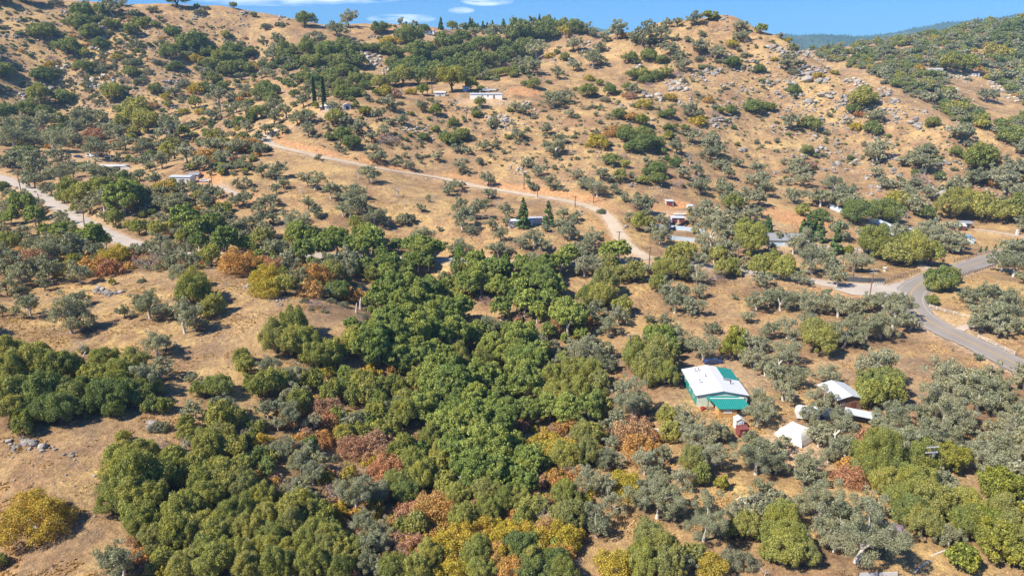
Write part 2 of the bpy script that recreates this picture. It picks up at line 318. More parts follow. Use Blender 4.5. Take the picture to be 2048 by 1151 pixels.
class MB:
    """collects boxes, tubes and sheets and links them as one mesh"""
    def __init__(s): s.v = []; s.f = []; s.m = []
    def add(s, vs, fs, mi=0):
        n = len(s.v); s.v += [tuple(v) for v in vs]; s.f += [tuple(n+i for i in f) for f in fs]; s.m += [mi]*len(fs)
    def box(s, c, d, rz=0.0, mi=0, ry=0.0, rx=0.0):
        x, y, z = d[0]/2, d[1]/2, d[2]/2; Mx = Matrix.Rotation(rz, 3, 'Z') @ Matrix.Rotation(ry, 3, 'Y') @ Matrix.Rotation(rx, 3, 'X'); c = Vector(c)
        s.add([c+Mx @ Vector(p) for p in ((-x,-y,-z),(x,-y,-z),(x,y,-z),(-x,y,-z),(-x,-y,z),(x,-y,z),(x,y,z),(-x,y,z))],
              [(0,3,2,1),(4,5,6,7),(0,1,5,4),(1,2,6,5),(2,3,7,6),(3,0,4,7)], mi)
    def tube(s, a, b, r0, r1=None, n=6, mi=0, caps=True):
        a = Vector(a); b = Vector(b); r1 = r0 if r1 is None else r1; d = (b-a).normalized(); u = d.orthogonal().normalized(); w_ = d.cross(u)
        vs = [p+u*r*cos(2*pi*i/n)+w_*r*sin(2*pi*i/n) for p, r in ((a, r0), (b, r1)) for i in range(n)]
        fs = [(i, (i+1) % n, n+(i+1) % n, n+i) for i in range(n)]
        if caps: fs += [tuple(range(n))[::-1], tuple(range(n, 2*n))]
        s.add(vs, fs, mi)
    def slab(s, pts, t, mi=0):
        """a plate of thickness t under the given outline (counter-clockwise from above)"""
        n = len(pts); lo = [(p[0], p[1], p[2]-t) for p in pts]
        s.add(list(pts)+lo, [tuple(range(n)), tuple(range(2*n-1, n-1, -1))]+[(i, n+i, n+(i+1) % n, (i+1) % n) for i in range(n)], mi)
    def build(s, name, mats, parent=None, **k):
        me = bpy.data.meshes.new(name); me.from_pydata(s.v, [], s.f)
        for m in (mats if isinstance(mats, (list, tuple)) else [mats]): me.materials.append(m)
        me.polygons.foreach_set('material_index', s.m); me.update(); return link(name, me, parent, **k)
# ---------------------------------------------------------------- plants: leaf clumps and limbs as numpy arrays
def tube_np(P, rad, n=6):
    P = np.asarray(P, float); m = len(P); T = np.gradient(P, axis=0); T /= np.linalg.norm(T, axis=1)[:, None]+1e-9
    up = np.where(np.abs(T[:, 2:3]) > .9, np.array([[1., 0, 0]]), np.array([[0., 0, 1]])); A_ = np.cross(T, up); A_ /= np.linalg.norm(A_, axis=1)[:, None]+1e-9; B_ = np.cross(T, A_)
    an = np.arange(n)*2*pi/n; V = P[:, None]+(A_[:, None]*np.cos(an)[None, :, None]+B_[:, None]*np.sin(an)[None, :, None])*np.asarray(rad)[:, None, None]
    i = np.arange(m-1)[:, None]*n; j = np.arange(n)[None]; k = (j+1) % n
    return V.reshape(-1, 3), np.stack([i+j, i+k, i+n+k, i+n+j], -1).reshape(-1, 4)
def leaves_np(rng, C, Rl, n, size, up=.25, shell=.30, tilt=.55, flat=1.0, asp=1.0):
    """n leaf clumps spread over the lobes (centres C, radii Rl); those deep inside another lobe are dropped"""
    wgt = Rl**2; li = rng.choice(len(C), n*2, p=wgt/wgt.sum())
    d = rng.normal(size=(n*2, 3)); d[:, 2] += up; d /= np.linalg.norm(d, axis=1)[:, None]
    rr_ = Rl[li]*(1-shell*rng.random(n*2)**1.6+.21*rng.normal(size=n*2)); off = d*rr_[:, None]; off[:, 2] *= flat; P = C[li]+off
    inside = np.zeros(n*2)
    for c, r in zip(C, Rl): 
        q = P-c; q[:, 2] /= flat; inside += np.linalg.norm(q, axis=1) < r*.72
    k = np.nonzero(inside == 0)[0][:n]; P = P[k]; d = d[k]; m = len(P)
    nrm = d+tilt*rng.normal(size=(m, 3)); nrm /= np.linalg.norm(nrm, axis=1)[:, None]
    a = np.cross(nrm, rng.normal(size=(m, 3))); a /= np.linalg.norm(a, axis=1)[:, None]; b = np.cross(nrm, a)
    s = size*(.55+.9*rng.random(m)); sa = (s*.5)[:, None]*a; sb = (s*.5*asp*(.6+.6*rng.random(m)))[:, None]*b
    V = np.stack([P-sa-sb*.5, P+sa*.35-sb, P+sa+sb*.4, P-sa*.3+sb], 1).reshape(-1, 3)
    return V, np.arange(4*m).reshape(-1, 4), rng.random(m)
def limbs_np(rng, base, tips, r0, sides=5, fork=.35, wob=.10):
    """a trunk that forks into a limb for each tip"""
    Vs, Fs, n = [], [], 0
    for i, (tip, rt) in enumerate(tips):
        b = np.array(base[0]); f = np.array(base[1]); t = np.array(tip); mid = f*(1-.5)+t*.5; mid[2] += .10*np.linalg.norm(t-f)
        mid += rng.normal(size=3)*wob*np.linalg.norm(t-f); P = np.array([f, f*.5+mid*.5+rng.normal(size=3)*wob*.6, mid, mid*.4+t*.6+rng.normal(size=3)*wob, t])
        v, q = tube_np(P, r0*np.array([.62, .5, .36, .22, .08])*rt, sides); Vs.append(v); Fs.append(q+n); n += len(v)
    b = np.array(base[0]); f = np.array(base[1]); P = np.array([b-[0, 0, .6], b+(f-b)*.08, b+(f-b)*.5+rng.normal(size=3)*.12, f]); v, q = tube_np(P, r0*np.array([1.35, 1.05, .85, .72]), sides+2)
    Vs.append(v); Fs.append(q+n); return np.concatenate(Vs), np.concatenate(Fs)
def crown_spec(kind, rng):
    """lobe centres and radii, limb tips, trunk fork; every plant is 10 m wide before scaling"""
    tips = []; fork = (0, 0, 2.2); r0 = .42
    if kind == 'b':      # open, uneven grey oak: clusters of small clumps around spreading limbs
        fork = (rng.normal()*.4, rng.normal()*.4, 2.0+rng.random()*.9); C = []; Rl = []
        nl = rng.integers(6, 9); a0 = rng.random()*6.3; Hc = 5.6+rng.random()*1.4
        for i in range(nl):
            a = a0+i*2*pi/nl+rng.normal()*.25; rd = 1.2+2.3*rng.random() if i else .3; z = Hc*(.62+.5*rng.random())+(1.2 if i == 0 else 0)-rd*.28
            c = np.array([cos(a)*rd, sin(a)*rd, z]); tips.append((c, .9)); k = rng.integers(7, 11)
            for j in range(k):
                o = rng.normal(size=3)*np.array([1.05, 1.05, .72]); C.append(c+o*1.08); Rl.append(.34+.62*rng.random())
        return np.array(C), np.array(Rl), tips, fork, .38
    if kind in 'godl':   # rounded, dense crowns; 'd' rougher and taller
        C = []; Rl = []; n = {'g': 85, 'o': 95, 'd': 120, 'l': 60}[kind]; Hc = {'g': 3.3, 'o': 4.3, 'd': 5.4, 'l': 4.4}[kind]; ez = {'g': 3.0, 'o': 3.7, 'd': 3.9, 'l': 3.6}[kind]
        sk = rng.normal(size=3)*.5
        for i in range(n):
            d = rng.normal(size=3); d[2] = abs(d[2])*1.1-.35; d /= np.linalg.norm(d); q = 1-.33*rng.random()**1.5 if i > 5 else .3
            q *= 1+.14*sin(3*math.atan2(d[1], d[0])+sk[0]*6)+.10*sin(5*d[2]+sk[1]*9)
            r = {'g': .45, 'o': .42, 'd': .35, 'l': .5}[kind]+.75*rng.random()**1.6; C.append([d[0]*(4.6-r*.7)*q, d[1]*(4.6-r*.7)*q, Hc+d[2]*ez*q]); Rl.append(r)
        C = np.array(C); Rl = np.array(Rl)
        for i in rng.choice(n, 6): tips.append((C[i]*np.array([.8, .8, .9]), .8))
        return C, Rl, tips, (rng.normal()*.3, rng.normal()*.3, {'g': .9, 'o': 1.5, 'd': 2.6, 'l': 1.8}[kind]), .45
    if kind in 'crpy':
        C = []; Rl = []; n = 60; 
        for i in range(n):
            d = rng.normal(size=3); d[2] = abs(d[2]); d /= np.linalg.norm(d); q = 1-.35*rng.random(); r = .45+.7*rng.random()
            q *= 1+.16*sin(3*math.atan2(d[1], d[0])+rng.random())
            C.append([d[0]*4.2*q, d[1]*4.2*q, .8+d[2]*(2.6 if kind == 'c' else 3.4)*q]); Rl.append(r)
        C = np.array(C)
        for i in rng.choice(n, 7 if kind != 'p' else 16): tips.append((C[i]*1.02, .35))
        return C, np.array(Rl), tips, (0, 0, .3), .3
    if kind == 'n':
        C = []; Rl = []
        for i in range(70):
            z = 1.0+ i/70*15; rd = (1-i/72)**.9*4.4*(.7+.45*rng.random()); a = rng.random()*6.3; C.append([cos(a)*rd*.75, sin(a)*rd*.75, z-rd*.10]); Rl.append(.35+.9*(1-i/75))
        return np.array(C), np.array(Rl), [((0, 0, 15.5), .5)], (0, 0, 8), .4
    if kind in 'tk':
        C = []; Rl = []; Hh = 15 if kind == 't' else 60
        for i in range(60):
            f = i/60; z = Hh*f+.8; rd = 4.3*(math.sin(pi*min(1, f*.86+.16))**.8 if kind == 't' else (1-f)**.45*min(1, .35+f*5)); a = i*2.4; C.append([cos(a)*rd*.62, sin(a)*rd*.62, z]); Rl.append(.5+rd*.36)
        return np.array(C), np.array(Rl), [((0, 0, Hh*.6), .5)], (0, 0, 1.5), .35
LODN = {'b': (13000, 4600, 1500), 'g': (20000, 5500, 1300), 'o': (24000, 6500, 1400), 'd': (24000, 6500, 1500), 'l': (14000, 4500, 1000),
        'c': (9000, 3200, 800), 'r': (12000, 3600, 900), 'y': (13000, 3800, 1000), 'p': (3200, 1500, 600), 'n': (6000, 2400, 900), 't': (4500, 1800, 800), 'k': (3000, 1600, 800)}
def leafsize(kind, lod):
    s = {'b': .21, 'g': .21, 'o': .205, 'd': .26, 'l': .27, 'c': .20, 'r': .20, 'y': .20, 'p': .30, 'n': .42, 't': .42, 'k': .9}[kind]
    return s*(1, 1.85, 3.6)[lod]
def plant_arrays(kind, seed, lod):
    rng = np.random.default_rng(seed*7+ord(kind))
    C, Rl, tips, fork, r0 = crown_spec(kind, rng)
    tw = dict(up=.25, tilt=.6)
    if kind == 'b': tw = dict(up=.35, tilt=.8, shell=1.1, flat=.9)
    if kind == 'p': tw = dict(up=.4, tilt=1.2, shell=.9, asp=.22)
    if kind in 'ry': tw = dict(up=.5, tilt=.8, shell=.6)
    if kind == 'd': tw = dict(up=.5, tilt=.65, shell=.6, flat=.9)
    if kind == 'o': tw = dict(up=.35, tilt=.6, shell=.4, flat=1.35)
    if kind == 'g': tw = dict(up=.35, tilt=.6, shell=.4, flat=1.15)
    if kind == 'n': tw = dict(up=.1, tilt=.4, shell=.6, flat=.55)
    nl, sz_ = (int(LODN[kind][0]*2.7), leafsize(kind, 0)*.6) if lod == 3 else (LODN[kind][lod], leafsize(kind, lod))
    cv, cf, lf = leaves_np(rng, C, Rl, nl, sz_, **tw)
    tv, tf = limbs_np(rng, ((0, 0, 0), fork), tips, r0, (6, 4, 3, 8)[lod])
    return cv, cf, lf, tv, tf
PROT = {}
NV = {0: 9, 1: 9, 2: 5, 3: 3}
WID = {}
BARK = {'b': 'bark', 'g': 'darkbark', 'o': 'darkbark', 'd': 'bark', 'l': 'darkbark', 'p': 'deadwood', 'r': 'deadwood', 'y': 'deadwood'}
def proto(kind, lod, i):
    key = (kind, lod, i)
    if key not in PROT:
        cv, cf, lf, tv, tf = plant_arrays(kind, i+11*lod, lod)
        WID[key] = float(np.mean([np.diff(np.percentile(cv[:, a_], (1.5, 98.5)))[0] for a_ in (0, 1)]))
        bk = M[BARK.get(kind, 'darkbark')]; nm = KIND[kind][0]
        if lod == 2:
            V = np.r_[cv, tv]; Fq = np.r_[cf, tf+len(cv)]
            PROT[key] = (np_mesh(nm, V, Fq, (M[kind], bk), np.r_[np.zeros(len(cf)), np.ones(len(tf))], {'leaf': ('FACE', np.r_[lf, np.zeros(len(tf))])}),)
        else:
            PROT[key] = (np_mesh('crown', cv, cf, (M[kind],), None, {'leaf': ('FACE', lf)}), np_mesh('trunk', tv, tf, (bk,), smooth=True))
    return PROT[key]
KIND = {  # code: name, category, look used in labels, group
 'b': ('grey_oak_tree', 'oak tree', 'grey-green open oak', 'grey-green oaks scattered over the valley'),
 'g': ('evergreen_oak_tree', 'oak tree', 'dark green rounded oak', 'dark evergreen oaks on the hills'),
 'o': ('olive_green_oak_tree', 'oak tree', 'olive-green dense oak', 'olive-green oaks in the valley'),
 'd': ('deep_green_oak_tree', 'oak tree', 'deep green leafy oak', 'deep green oaks along the creek'),
 'c': ('sage_bush', 'bush', 'low grey-green bush', 'low grey-green bushes'),
 'r': ('rust_leaved_bush', 'bush', 'rust-leaved autumn bush', 'rust-coloured autumn bushes'),
 'y': ('golden_leaved_bush', 'bush', 'golden autumn bush', 'golden autumn bushes'),
 'p': ('bare_twig_bush', 'bush', 'leafless pinkish-grey bush', 'leafless twiggy bushes'),
 'l': ('lime_green_tree', 'tree', 'bright lime-green tree', 'bright lime-green trees'),
 'n': ('conifer_tree', 'conifer', 'pointed green conifer', 'pointed conifers'),
 't': ('clipped_conifer', 'conifer', 'teardrop-shaped clipped conifer', 'teardrop-shaped conifers beside the valley road'),
 'k': ('cypress_tree', 'cypress', 'tall thin dark cypress', 'tall thin cypresses'),
 'a': ('palm_tree', 'palm', 'palm with a bare trunk', 'palms on the bench above the valley'),
 'w': ('dead_tree', 'dead tree', 'bare grey dead tree', 'bare dead trees'),
}
# ---------------------------------------------------------------- where each plant stands
# read off the photograph tile by tile: x, y of its foot and its width, in 2.5 pixel steps from the tile's corner, then its kind
TILES = {
(0,0): '''3 6 10 g|21 4 12 g|45 5 8 c|31 10 4 c|68 8 6 b|83 13 10 g|91 13 14 b|107 14 6 b|89 3 12 b|113 13 5 c|120 10 5 b|124 10 5 b|128 17 5 b|118 19 6 g|125 23 6 g|143 7 16 g|158 7 4 g|165 8 5 c|160 13 8 c|187 7 5 g|203 14 5 g|
67 18 13 g|79 20 8 g|66 28 14 g|74 35 12 g|81 41 10 g|88 25 8 o|93 25 7 o|106 30 9 o|109 21 6 o|114 24 8 o|86 30 8 c|38 25 9 c|36 38 15 g|55 48 15 g|65 42 6 g|68 47 6 o|108 41 10 c|103 47 6 c|94 49 7 y|74 44 4 c|139 32 10 g|147 38 10 g|154 35 7 g|161 36 8 g|155 44 18 g|149 47 6 g|137 49 13 g|166 48 10 g|158 52 10 y|168 40 6 c|181 33 6 o|193 37 6 c|
170 58 12 g|182 62 12 g|194 60 14 g|200 48 10 g|186 48 14 g|177 55 12 o|188 54 13 g|126 52 7 c|142 57 8 g|136 57 6 g|118 60 8 c|106 64 10 g|69 61 11 g|81 60 8 c|85 56 5 c|91 56 8 c|108 54 12 c|44 62 10 c|41 57 8 y|43 52 8 p|77 53 5 c|100 67 8 p|113 68 9 c|99 74 9 c|73 70 8 c|55 67 5 c|54 71 5 c|37 70 13 g|28 74 9 c|5 66 12 g|4 58 10 c|2 74 5 c|49 78 6 g|
52 85 12 g|33 86 12 o|73 74 5 c|92 84 13 o|125 77 10 g|133 80 7 y|140 77 10 b|111 82 6 c|79 84 6 c|94 90 6 g|102 92 12 g|66 93 13 c|24 94 12 g|34 97 14 g|48 101 12 g|6 98 14 g|121 88 9 r|135 87 6 o|157 87 9 o|146 80 6 c|150 72 12 c|142 94 6 c|148 92 8 y|161 92 8 y|170 97 12 b|175 83 12 b|186 82 8 b|192 82 8 r|198 78 8 r|178 75 6 y|160 76 13 y|166 76 12 g|179 73 8 g|172 68 10 g|165 63 10 b|
189 90 8 b|197 92 8 b|193 102 10 g|202 98 8 g|183 103 8 b|199 74 8 c|120 108 16 o|112 103 18 o|100 103 10 o|85 100 9 c|72 102 16 b|62 108 14 b|48 109 10 g|35 104 14 b|21 107 12 b|9 103 10 b|10 111 14 b|30 110 12 r|55 114 12 b|42 115 12 b|22 115 14 b|75 113 14 r|85 108 12 b|95 112 12 b|107 110 8 o|106 115 6 l|135 103 14 b|135 112 16 b|148 109 7 l|172 113 9 l|165 108 6 g|152 103 10 c|190 115 10 r|198 106 8 b|195 112 8 g''',
(1,0): '''40 22 14 g|9 24 8 c|19 22 7 c|25 20 3 c|5 35 6 b|17 35 9 b|22 38 4 c|43 39 9 b|65 30 13 b|52 37 8 b|48 30 8 c|60 21 3 c|36 42 9 c|67 21 6 c|74 22 12 b|97 28 9 g|103 26 10 g|111 22 3 g|117 23 8 b|115 27 10 c|126 25 8 b|134 27 8 g|99 32 5 c|113 30 6 c|121 33 6 g|147 31 6 g|105 36 10 y|113 36 9 y|148 24 4 n|152 23 6 g|157 24 8 g|160 22 5 n|166 24 6 g|173 22 6 g|180 20 4 n|184 20 8 g|192 19 5 g|197 19 5 g|203 18 6 g|167 31 6 b|175 30 10 b|185 27 9 c|198 27 5 n|190 32 14 b|202 32 8 b|143 36 6 c|144 38 7 r|157 35 9 y|152 41 16 g|165 37 14 g|
14 50 14 b|25 50 14 g|24 52 12 g|32 49 6 g|42 47 14 o|42 54 10 g|5 56 8 g|12 61 7 b|60 44 14 b|70 42 12 g|79 40 8 b|84 42 6 g|88 42 8 g|96 43 10 g|58 52 20 g|72 54 18 g|82 56 14 g|50 56 16 g|66 58 16 g|40 67 12 g|48 67 8 g|60 64 12 g|70 62 12 g|77 62 10 g|60 71 14 g|68 73 12 g|80 70 12 g|56 78 8 p|67 78 10 p|105 46 12 g|112 48 12 g|124 40 20 g|135 46 14 g|128 50 18 g|143 50 10 g|110 56 12 g|120 56 12 g|115 62 16 g|130 60 16 g|142 60 14 g|155 60 16 g|165 58 16 g|175 56 16 g|185 55 16 g|195 55 14 g|150 48 12 g|160 48 12 g|170 45 12 g|180 42 14 g|190 42 14 g|200 42 12 g|200 50 14 g|160 66 18 g|175 64 16 g|185 64 14 c|145 66 16 g|130 68 16 g|118 70 16 o|108 70 12 g|98 73 12 o|88 72 10 g|90 68 10 g|198 58 8 p|180 63 12 p|
103 77 13 y|109 78 12 r|115 76 10 p|124 76 10 y|88 80 7 b|134 77 9 l|137 75 4 a|141 75 4 a|157 75 19 l|172 73 10 l|180 74 6 g|80 87 5 l|88 94 9 l|98 96 9 b|106 100 8 b|100 83 9 c|92 82 5 c|107 89 11 b|117 100 8 b|115 84 6 c|133 89 9 b|139 81 6 c|145 86 8 b|144 94 9 l|160 88 12 w|179 87 8 o|176 92 8 b|177 95 8 g|188 88 5 w|190 103 9 b|158 102 9 g|203 90 5 g|103 109 10 b|64 102 14 o|73 101 9 b|82 108 12 b|59 113 8 g|70 115 14 g|93 114 9 b|110 115 10 p|132 104 6 c|144 107 7 g|134 113 9 g|152 115 10 g|165 114 12 g|171 113 10 c|193 115 6 c|202 112 5 g|
8 75 12 g|14 77 10 g|4 80 12 g|13 84 13 g|5 96 14 g|14 90 14 b|15 100 12 b|31 78 8 g|30 86 5 g|24 95 12 b|33 100 12 b|42 99 14 b|38 86 10 b|40 92 8 y|48 87 5 l|42 109 10 b|21 107 8 b|8 108 10 b|3 113 8 b|13 102 8 c|62 88 10 b|70 80 14 g|80 78 10 g|50 80 8 b|75 86 6 c|47 83 3 k|55 88 3.4 k''',
(2,0): '''3 20 5 g|8 18 8 g|12 18 5 c|17 19 5 g|22 20 6 g|28 20 8 g|33 20 4 g|4 27 5 b|9 22 5 b|16 24 8 b|6 38 18 g|16 36 14 g|26 36 16 g|33 33 10 g|40 27 12 g|50 29 12 g|56 28 8 g|61 27 8 b|42 31 12 y|9 50 18 g|20 48 16 b|15 43 12 g|3 44 8 g|5 55 10 b|16 60 14 b|14 64 8 b|20 58 8 p|30 45 5 c|36 44 5 g|38 39 5 c|49 41 13 b|58 36 3 c|65 30 7 b|74 34 10 b|84 32 14 b|90 31 8 r|97 34 9 b|97 25 7 b|104 37 14 b|110 36 8 b|114 35 5 b|119 34 12 b|110 26 9 b|118 25 8 c|123 23 8 b|132 22 8 b|134 16 6 b|146 21 11 b|141 24 4 c|153 12 7 p|159 9 9 b|164 9 5 b|158 18 12 l|172 11 8 g|183 26 11 b|183 33 10 b|199 28 8 o|
70 42 9 b|42 50 8 g|47 49 6 c|60 43 5 c|30 47 7 y|50 57 9 b|65 54 16 b|94 52 12 g|109 52 12 g|100 52 5 g|104 55 3 g|120 52 9 g|126 49 4 c|121 39 6 b|132 33 5 b|140 34 5 b|129 46 14 b|137 57 12 b|134 50 10 b|151 44 14 b|152 30 6 b|164 47 12 b|158 47 6 p|175 40 9 y|181 42 5 c|186 47 7 c|176 57 12 g|165 51 6 c|170 52 8 c|150 50 8 c|155 56 8 c|197 60 8 g|187 66 3 c|190 80 4 c|203 89 8 g|193 93 14 g|167 92 6 l|174 92 8 g|161 94 8 p|149 101 11 y|144 96 14 b|126 95 9 g|120 95 7 g|138 105 7 g|126 106 9 g|125 113 7 l|103 102 11 l|126 81 10 y|105 88 11 y|97 86 6 c|85 96 11 g|94 97 12 r|81 108 12 r|78 110 9 r|90 109 12 g|98 110 8 g|90 115 16 g|105 115 16 g|
99 66 14 g|105 66 10 o|113 66 12 g|123 64 9 o|110 70 8 p|107 68 10 g|92 73 8 g|98 75 8 b|90 78 7 r|95 80 9 r|131 63 11 p|78 77 10 g|74 82 9 c|60 79 14 g|66 78 8 c|51 73 4 g|70 69 6 g|62 65 8 y|65 87 7 c|61 88 4 c|36 63 10 b|29 67 6 c|44 61 3 c|18 72 10 g|10 69 6 g|33 86 18 b|42 83 12 b|46 94 9 b|51 95 8 c|3 90 10 b|9 92 8 b|18 95 5 c|28 108 11 b|6 113 12 b|1 100 5 c|39 115 10 b|27 115 5 c|144 114 12 b|147 108 10 p|160 115 10 b|152 80 8 c|143 79 8 p|157 83 9 r|65 106 5 c|55 101 3 c''',
(3,0): '''33 39 13 b|10 31 5 b|16 34 6 y|30 39 5 y|15 55 12 b|26 53 7 c|20 61 8 c|40 64 8 y|2 90 9 g|5 50 5 y|17 103 12 b|33 106 15 g|20 77 9 g|73 90 18 o|68 93 9 g|85 98 11 b|69 106 9 y|83 110 12 g|72 95 8 r|131 103 9 g|154 114 14 b|46 115 3 g|22 112 2 c|53 60 6 y|144 59 12 l|158 60 12 l|120 58 8 y|133 40 6 c|170 36 7 b|182 36 10 g|193 31 12 g|139 63 6 g|160 65 5 c|174 82 11 b|176 64 7 y|182 48 14 y|195 17 6 g''',
(0,1): '''10 20 12 b|4 18 8 b|20 20 18 b|22 15 14 g|30 27 15 b|22 29 12 b|47 17 12 b|59 27 13 b|47 33 20 b|28 35 12 b|41 41 12 b|68 22 8 g|12 4 20 b|28 3 14 b|44 7 20 b|60 3 12 b|78 12 16 b|73 9 10 b|94 14 8 b|104 15 5 l|108 16 7 b|114 8 10 b|100 6 12 b|121 6 8 b|127 4 6 b|121 12 8 g|77 30 16 b|85 32 16 b|76 24 8 g|100 32 12 g|112 30 12 b|108 36 8 g|120 22 10 b|130 20 12 b|117 20 14 b|140 12 14 o|135 14 12 o|150 15 14 b|160 22 14 b|165 14 14 r|170 8 14 b|190 8 16 b|200 6 14 r|178 16 12 b|180 24 8 b|194 20 6 b|
125 34 12 b|134 40 13 y|137 42 8 r|126 38 6 o|146 38 10 b|155 40 8 b|104 42 12 r|116 44 12 b|128 46 8 b|52 48 14 o|62 52 14 o|57 44 14 o|66 46 14 o|75 44 12 o|86 46 16 o|72 56 14 b|84 54 16 b|92 56 12 b|98 52 12 b|62 56 10 o|50 45 8 b|90 44 10 g|100 60 22 d|108 52 16 d|84 62 10 b|94 68 12 o|104 70 8 o|112 74 12 o|122 70 10 b|126 78 12 o|134 66 12 b|141 75 10 b|150 72 18 d|158 80 16 d|170 76 16 d|148 80 12 o|160 86 12 d|130 54 12 b|140 56 14 b|148 50 14 b|124 50 10 b|
168 52 12 b|172 60 9 w|176 66 12 b|165 62 10 b|188 50 8 b|195 50 14 b|200 66 12 b|195 70 10 b|188 72 12 b|186 75 8 b|197 76 8 b|190 36 8 b|198 34 8 b|203 38 4 b|205 50 6 b|2 38 8 g|5 52 12 b|10 44 14 b|18 48 14 b|27 56 20 b|32 57 12 b|14 58 18 b|4 64 12 b|10 66 14 d|22 64 20 d|30 70 16 d|4 72 12 b|20 74 14 b|37 76 12 d|50 66 16 b|54 78 18 d|46 78 12 d|60 78 12 l|48 70 12 b|
6 88 16 o|16 82 14 b|28 82 14 b|40 86 14 b|24 90 12 b|34 94 18 b|45 98 20 b|56 92 18 b|66 90 18 b|75 88 18 d|85 84 16 b|78 92 14 b|12 96 14 r|26 104 20 r|8 104 18 b|5 112 16 b|18 114 16 b|32 110 18 b|40 112 18 b|50 106 12 y|60 102 10 l|65 112 16 b|78 106 18 r|88 106 16 r|93 97 20 y|104 95 12 r|120 100 22 p|108 92 12 b|118 88 14 b|128 86 14 b|138 92 20 b|148 98 18 b|155 100 12 b|150 90 12 b|135 100 12 b|170 98 16 o|182 92 18 d|176 86 12 b|192 86 14 b|203 90 10 o|196 90 12 d|190 106 24 r|200 102 14 r|146 114 22 b|113 111 6 c|90 113 5 o|160 115 12 o''',
(1,1): '''3 10 10 b|76 5 14 g|65 3 6 b|105 2 16 p|96 15 12 b|100 14 8 b|94 8 10 b|114 18 8 b|123 21 10 b|129 12 5 b|145 14 8 b|160 7 8 b|182 6 9 b|170 9 8 b|164 24 12 b|179 17 7 b|168 15 4 b|198 8 5 b|192 4 8 b|155 2 12 g|18 27 14 b|5 26 12 b|12 28 10 b|22 36 10 b|16 40 9 b|37 40 8 w|47 36 18 b|60 44 16 b|66 42 8 b|72 38 5 b|42 34 8 b|91 31 18 b|82 28 6 w|12 50 14 b|42 52 12 b|48 58 9 b|50 60 8 b|81 44 18 b|76 60 28 b|70 58 16 b|84 56 16 b|34 72 26 b|30 66 12 b|95 64 20 b|102 66 12 b|8 56 14 b|4 66 14 b|9 76 14 b|14 64 10 b|2 56 10 b|30 84 12 o|36 84 18 d|
114 42 10 w|119 50 6 w|138 46 5 b|142 47 7 w|132 54 8 b|116 64 9 b|122 64 9 b|119 60 5 b|125 62 7 b|147 70 5 b|133 84 22 b|118 82 6 b|85 80 16 b|92 78 16 b|99 84 7 b|105 83 9 b|80 70 10 o|154 41 9 b|158 38 12 b|165 36 7 b|186 44 13 b|186 34 12 b|163 55 12 b|175 60 16 b|168 58 10 b|184 50 10 b|194 50 7 w|200 60 12 b|165 68 18 b|172 72 12 b|165 90 20 b|157 88 10 b|189 70 11 b|196 78 12 b|194 90 18 b|200 66 10 b|204 88 6 b|
5 84 16 o|12 92 18 b|22 92 16 b|46 86 16 d|30 96 14 b|40 98 18 d|54 94 18 d|65 90 20 d|75 92 18 d|88 84 18 d|95 90 18 d|100 96 12 d|85 96 16 d|76 102 18 b|62 102 18 b|50 104 14 b|4 100 14 r|9 98 10 r|17 104 20 r|4 104 10 y|25 104 18 b|35 110 16 b|26 115 12 o|47 112 22 r|10 115 20 y|60 112 20 o|75 108 16 b|82 104 12 d|94 112 12 o|90 106 12 d|98 104 12 o|114 88 12 d|124 90 14 d|122 102 10 d|134 98 20 d|144 92 14 d|130 90 16 d|108 108 18 d|118 112 18 d|130 108 16 d|138 106 12 d|105 114 14 d|150 114 14 b|
163 95 8 t|172 98 7 t|160 106 9 t|181 97 7 n|191 97 5 t|200 99 7 t|166 105 8 l|175 108 16 d|185 110 16 d|195 110 16 d|190 104 12 b|172 114 12 d''',
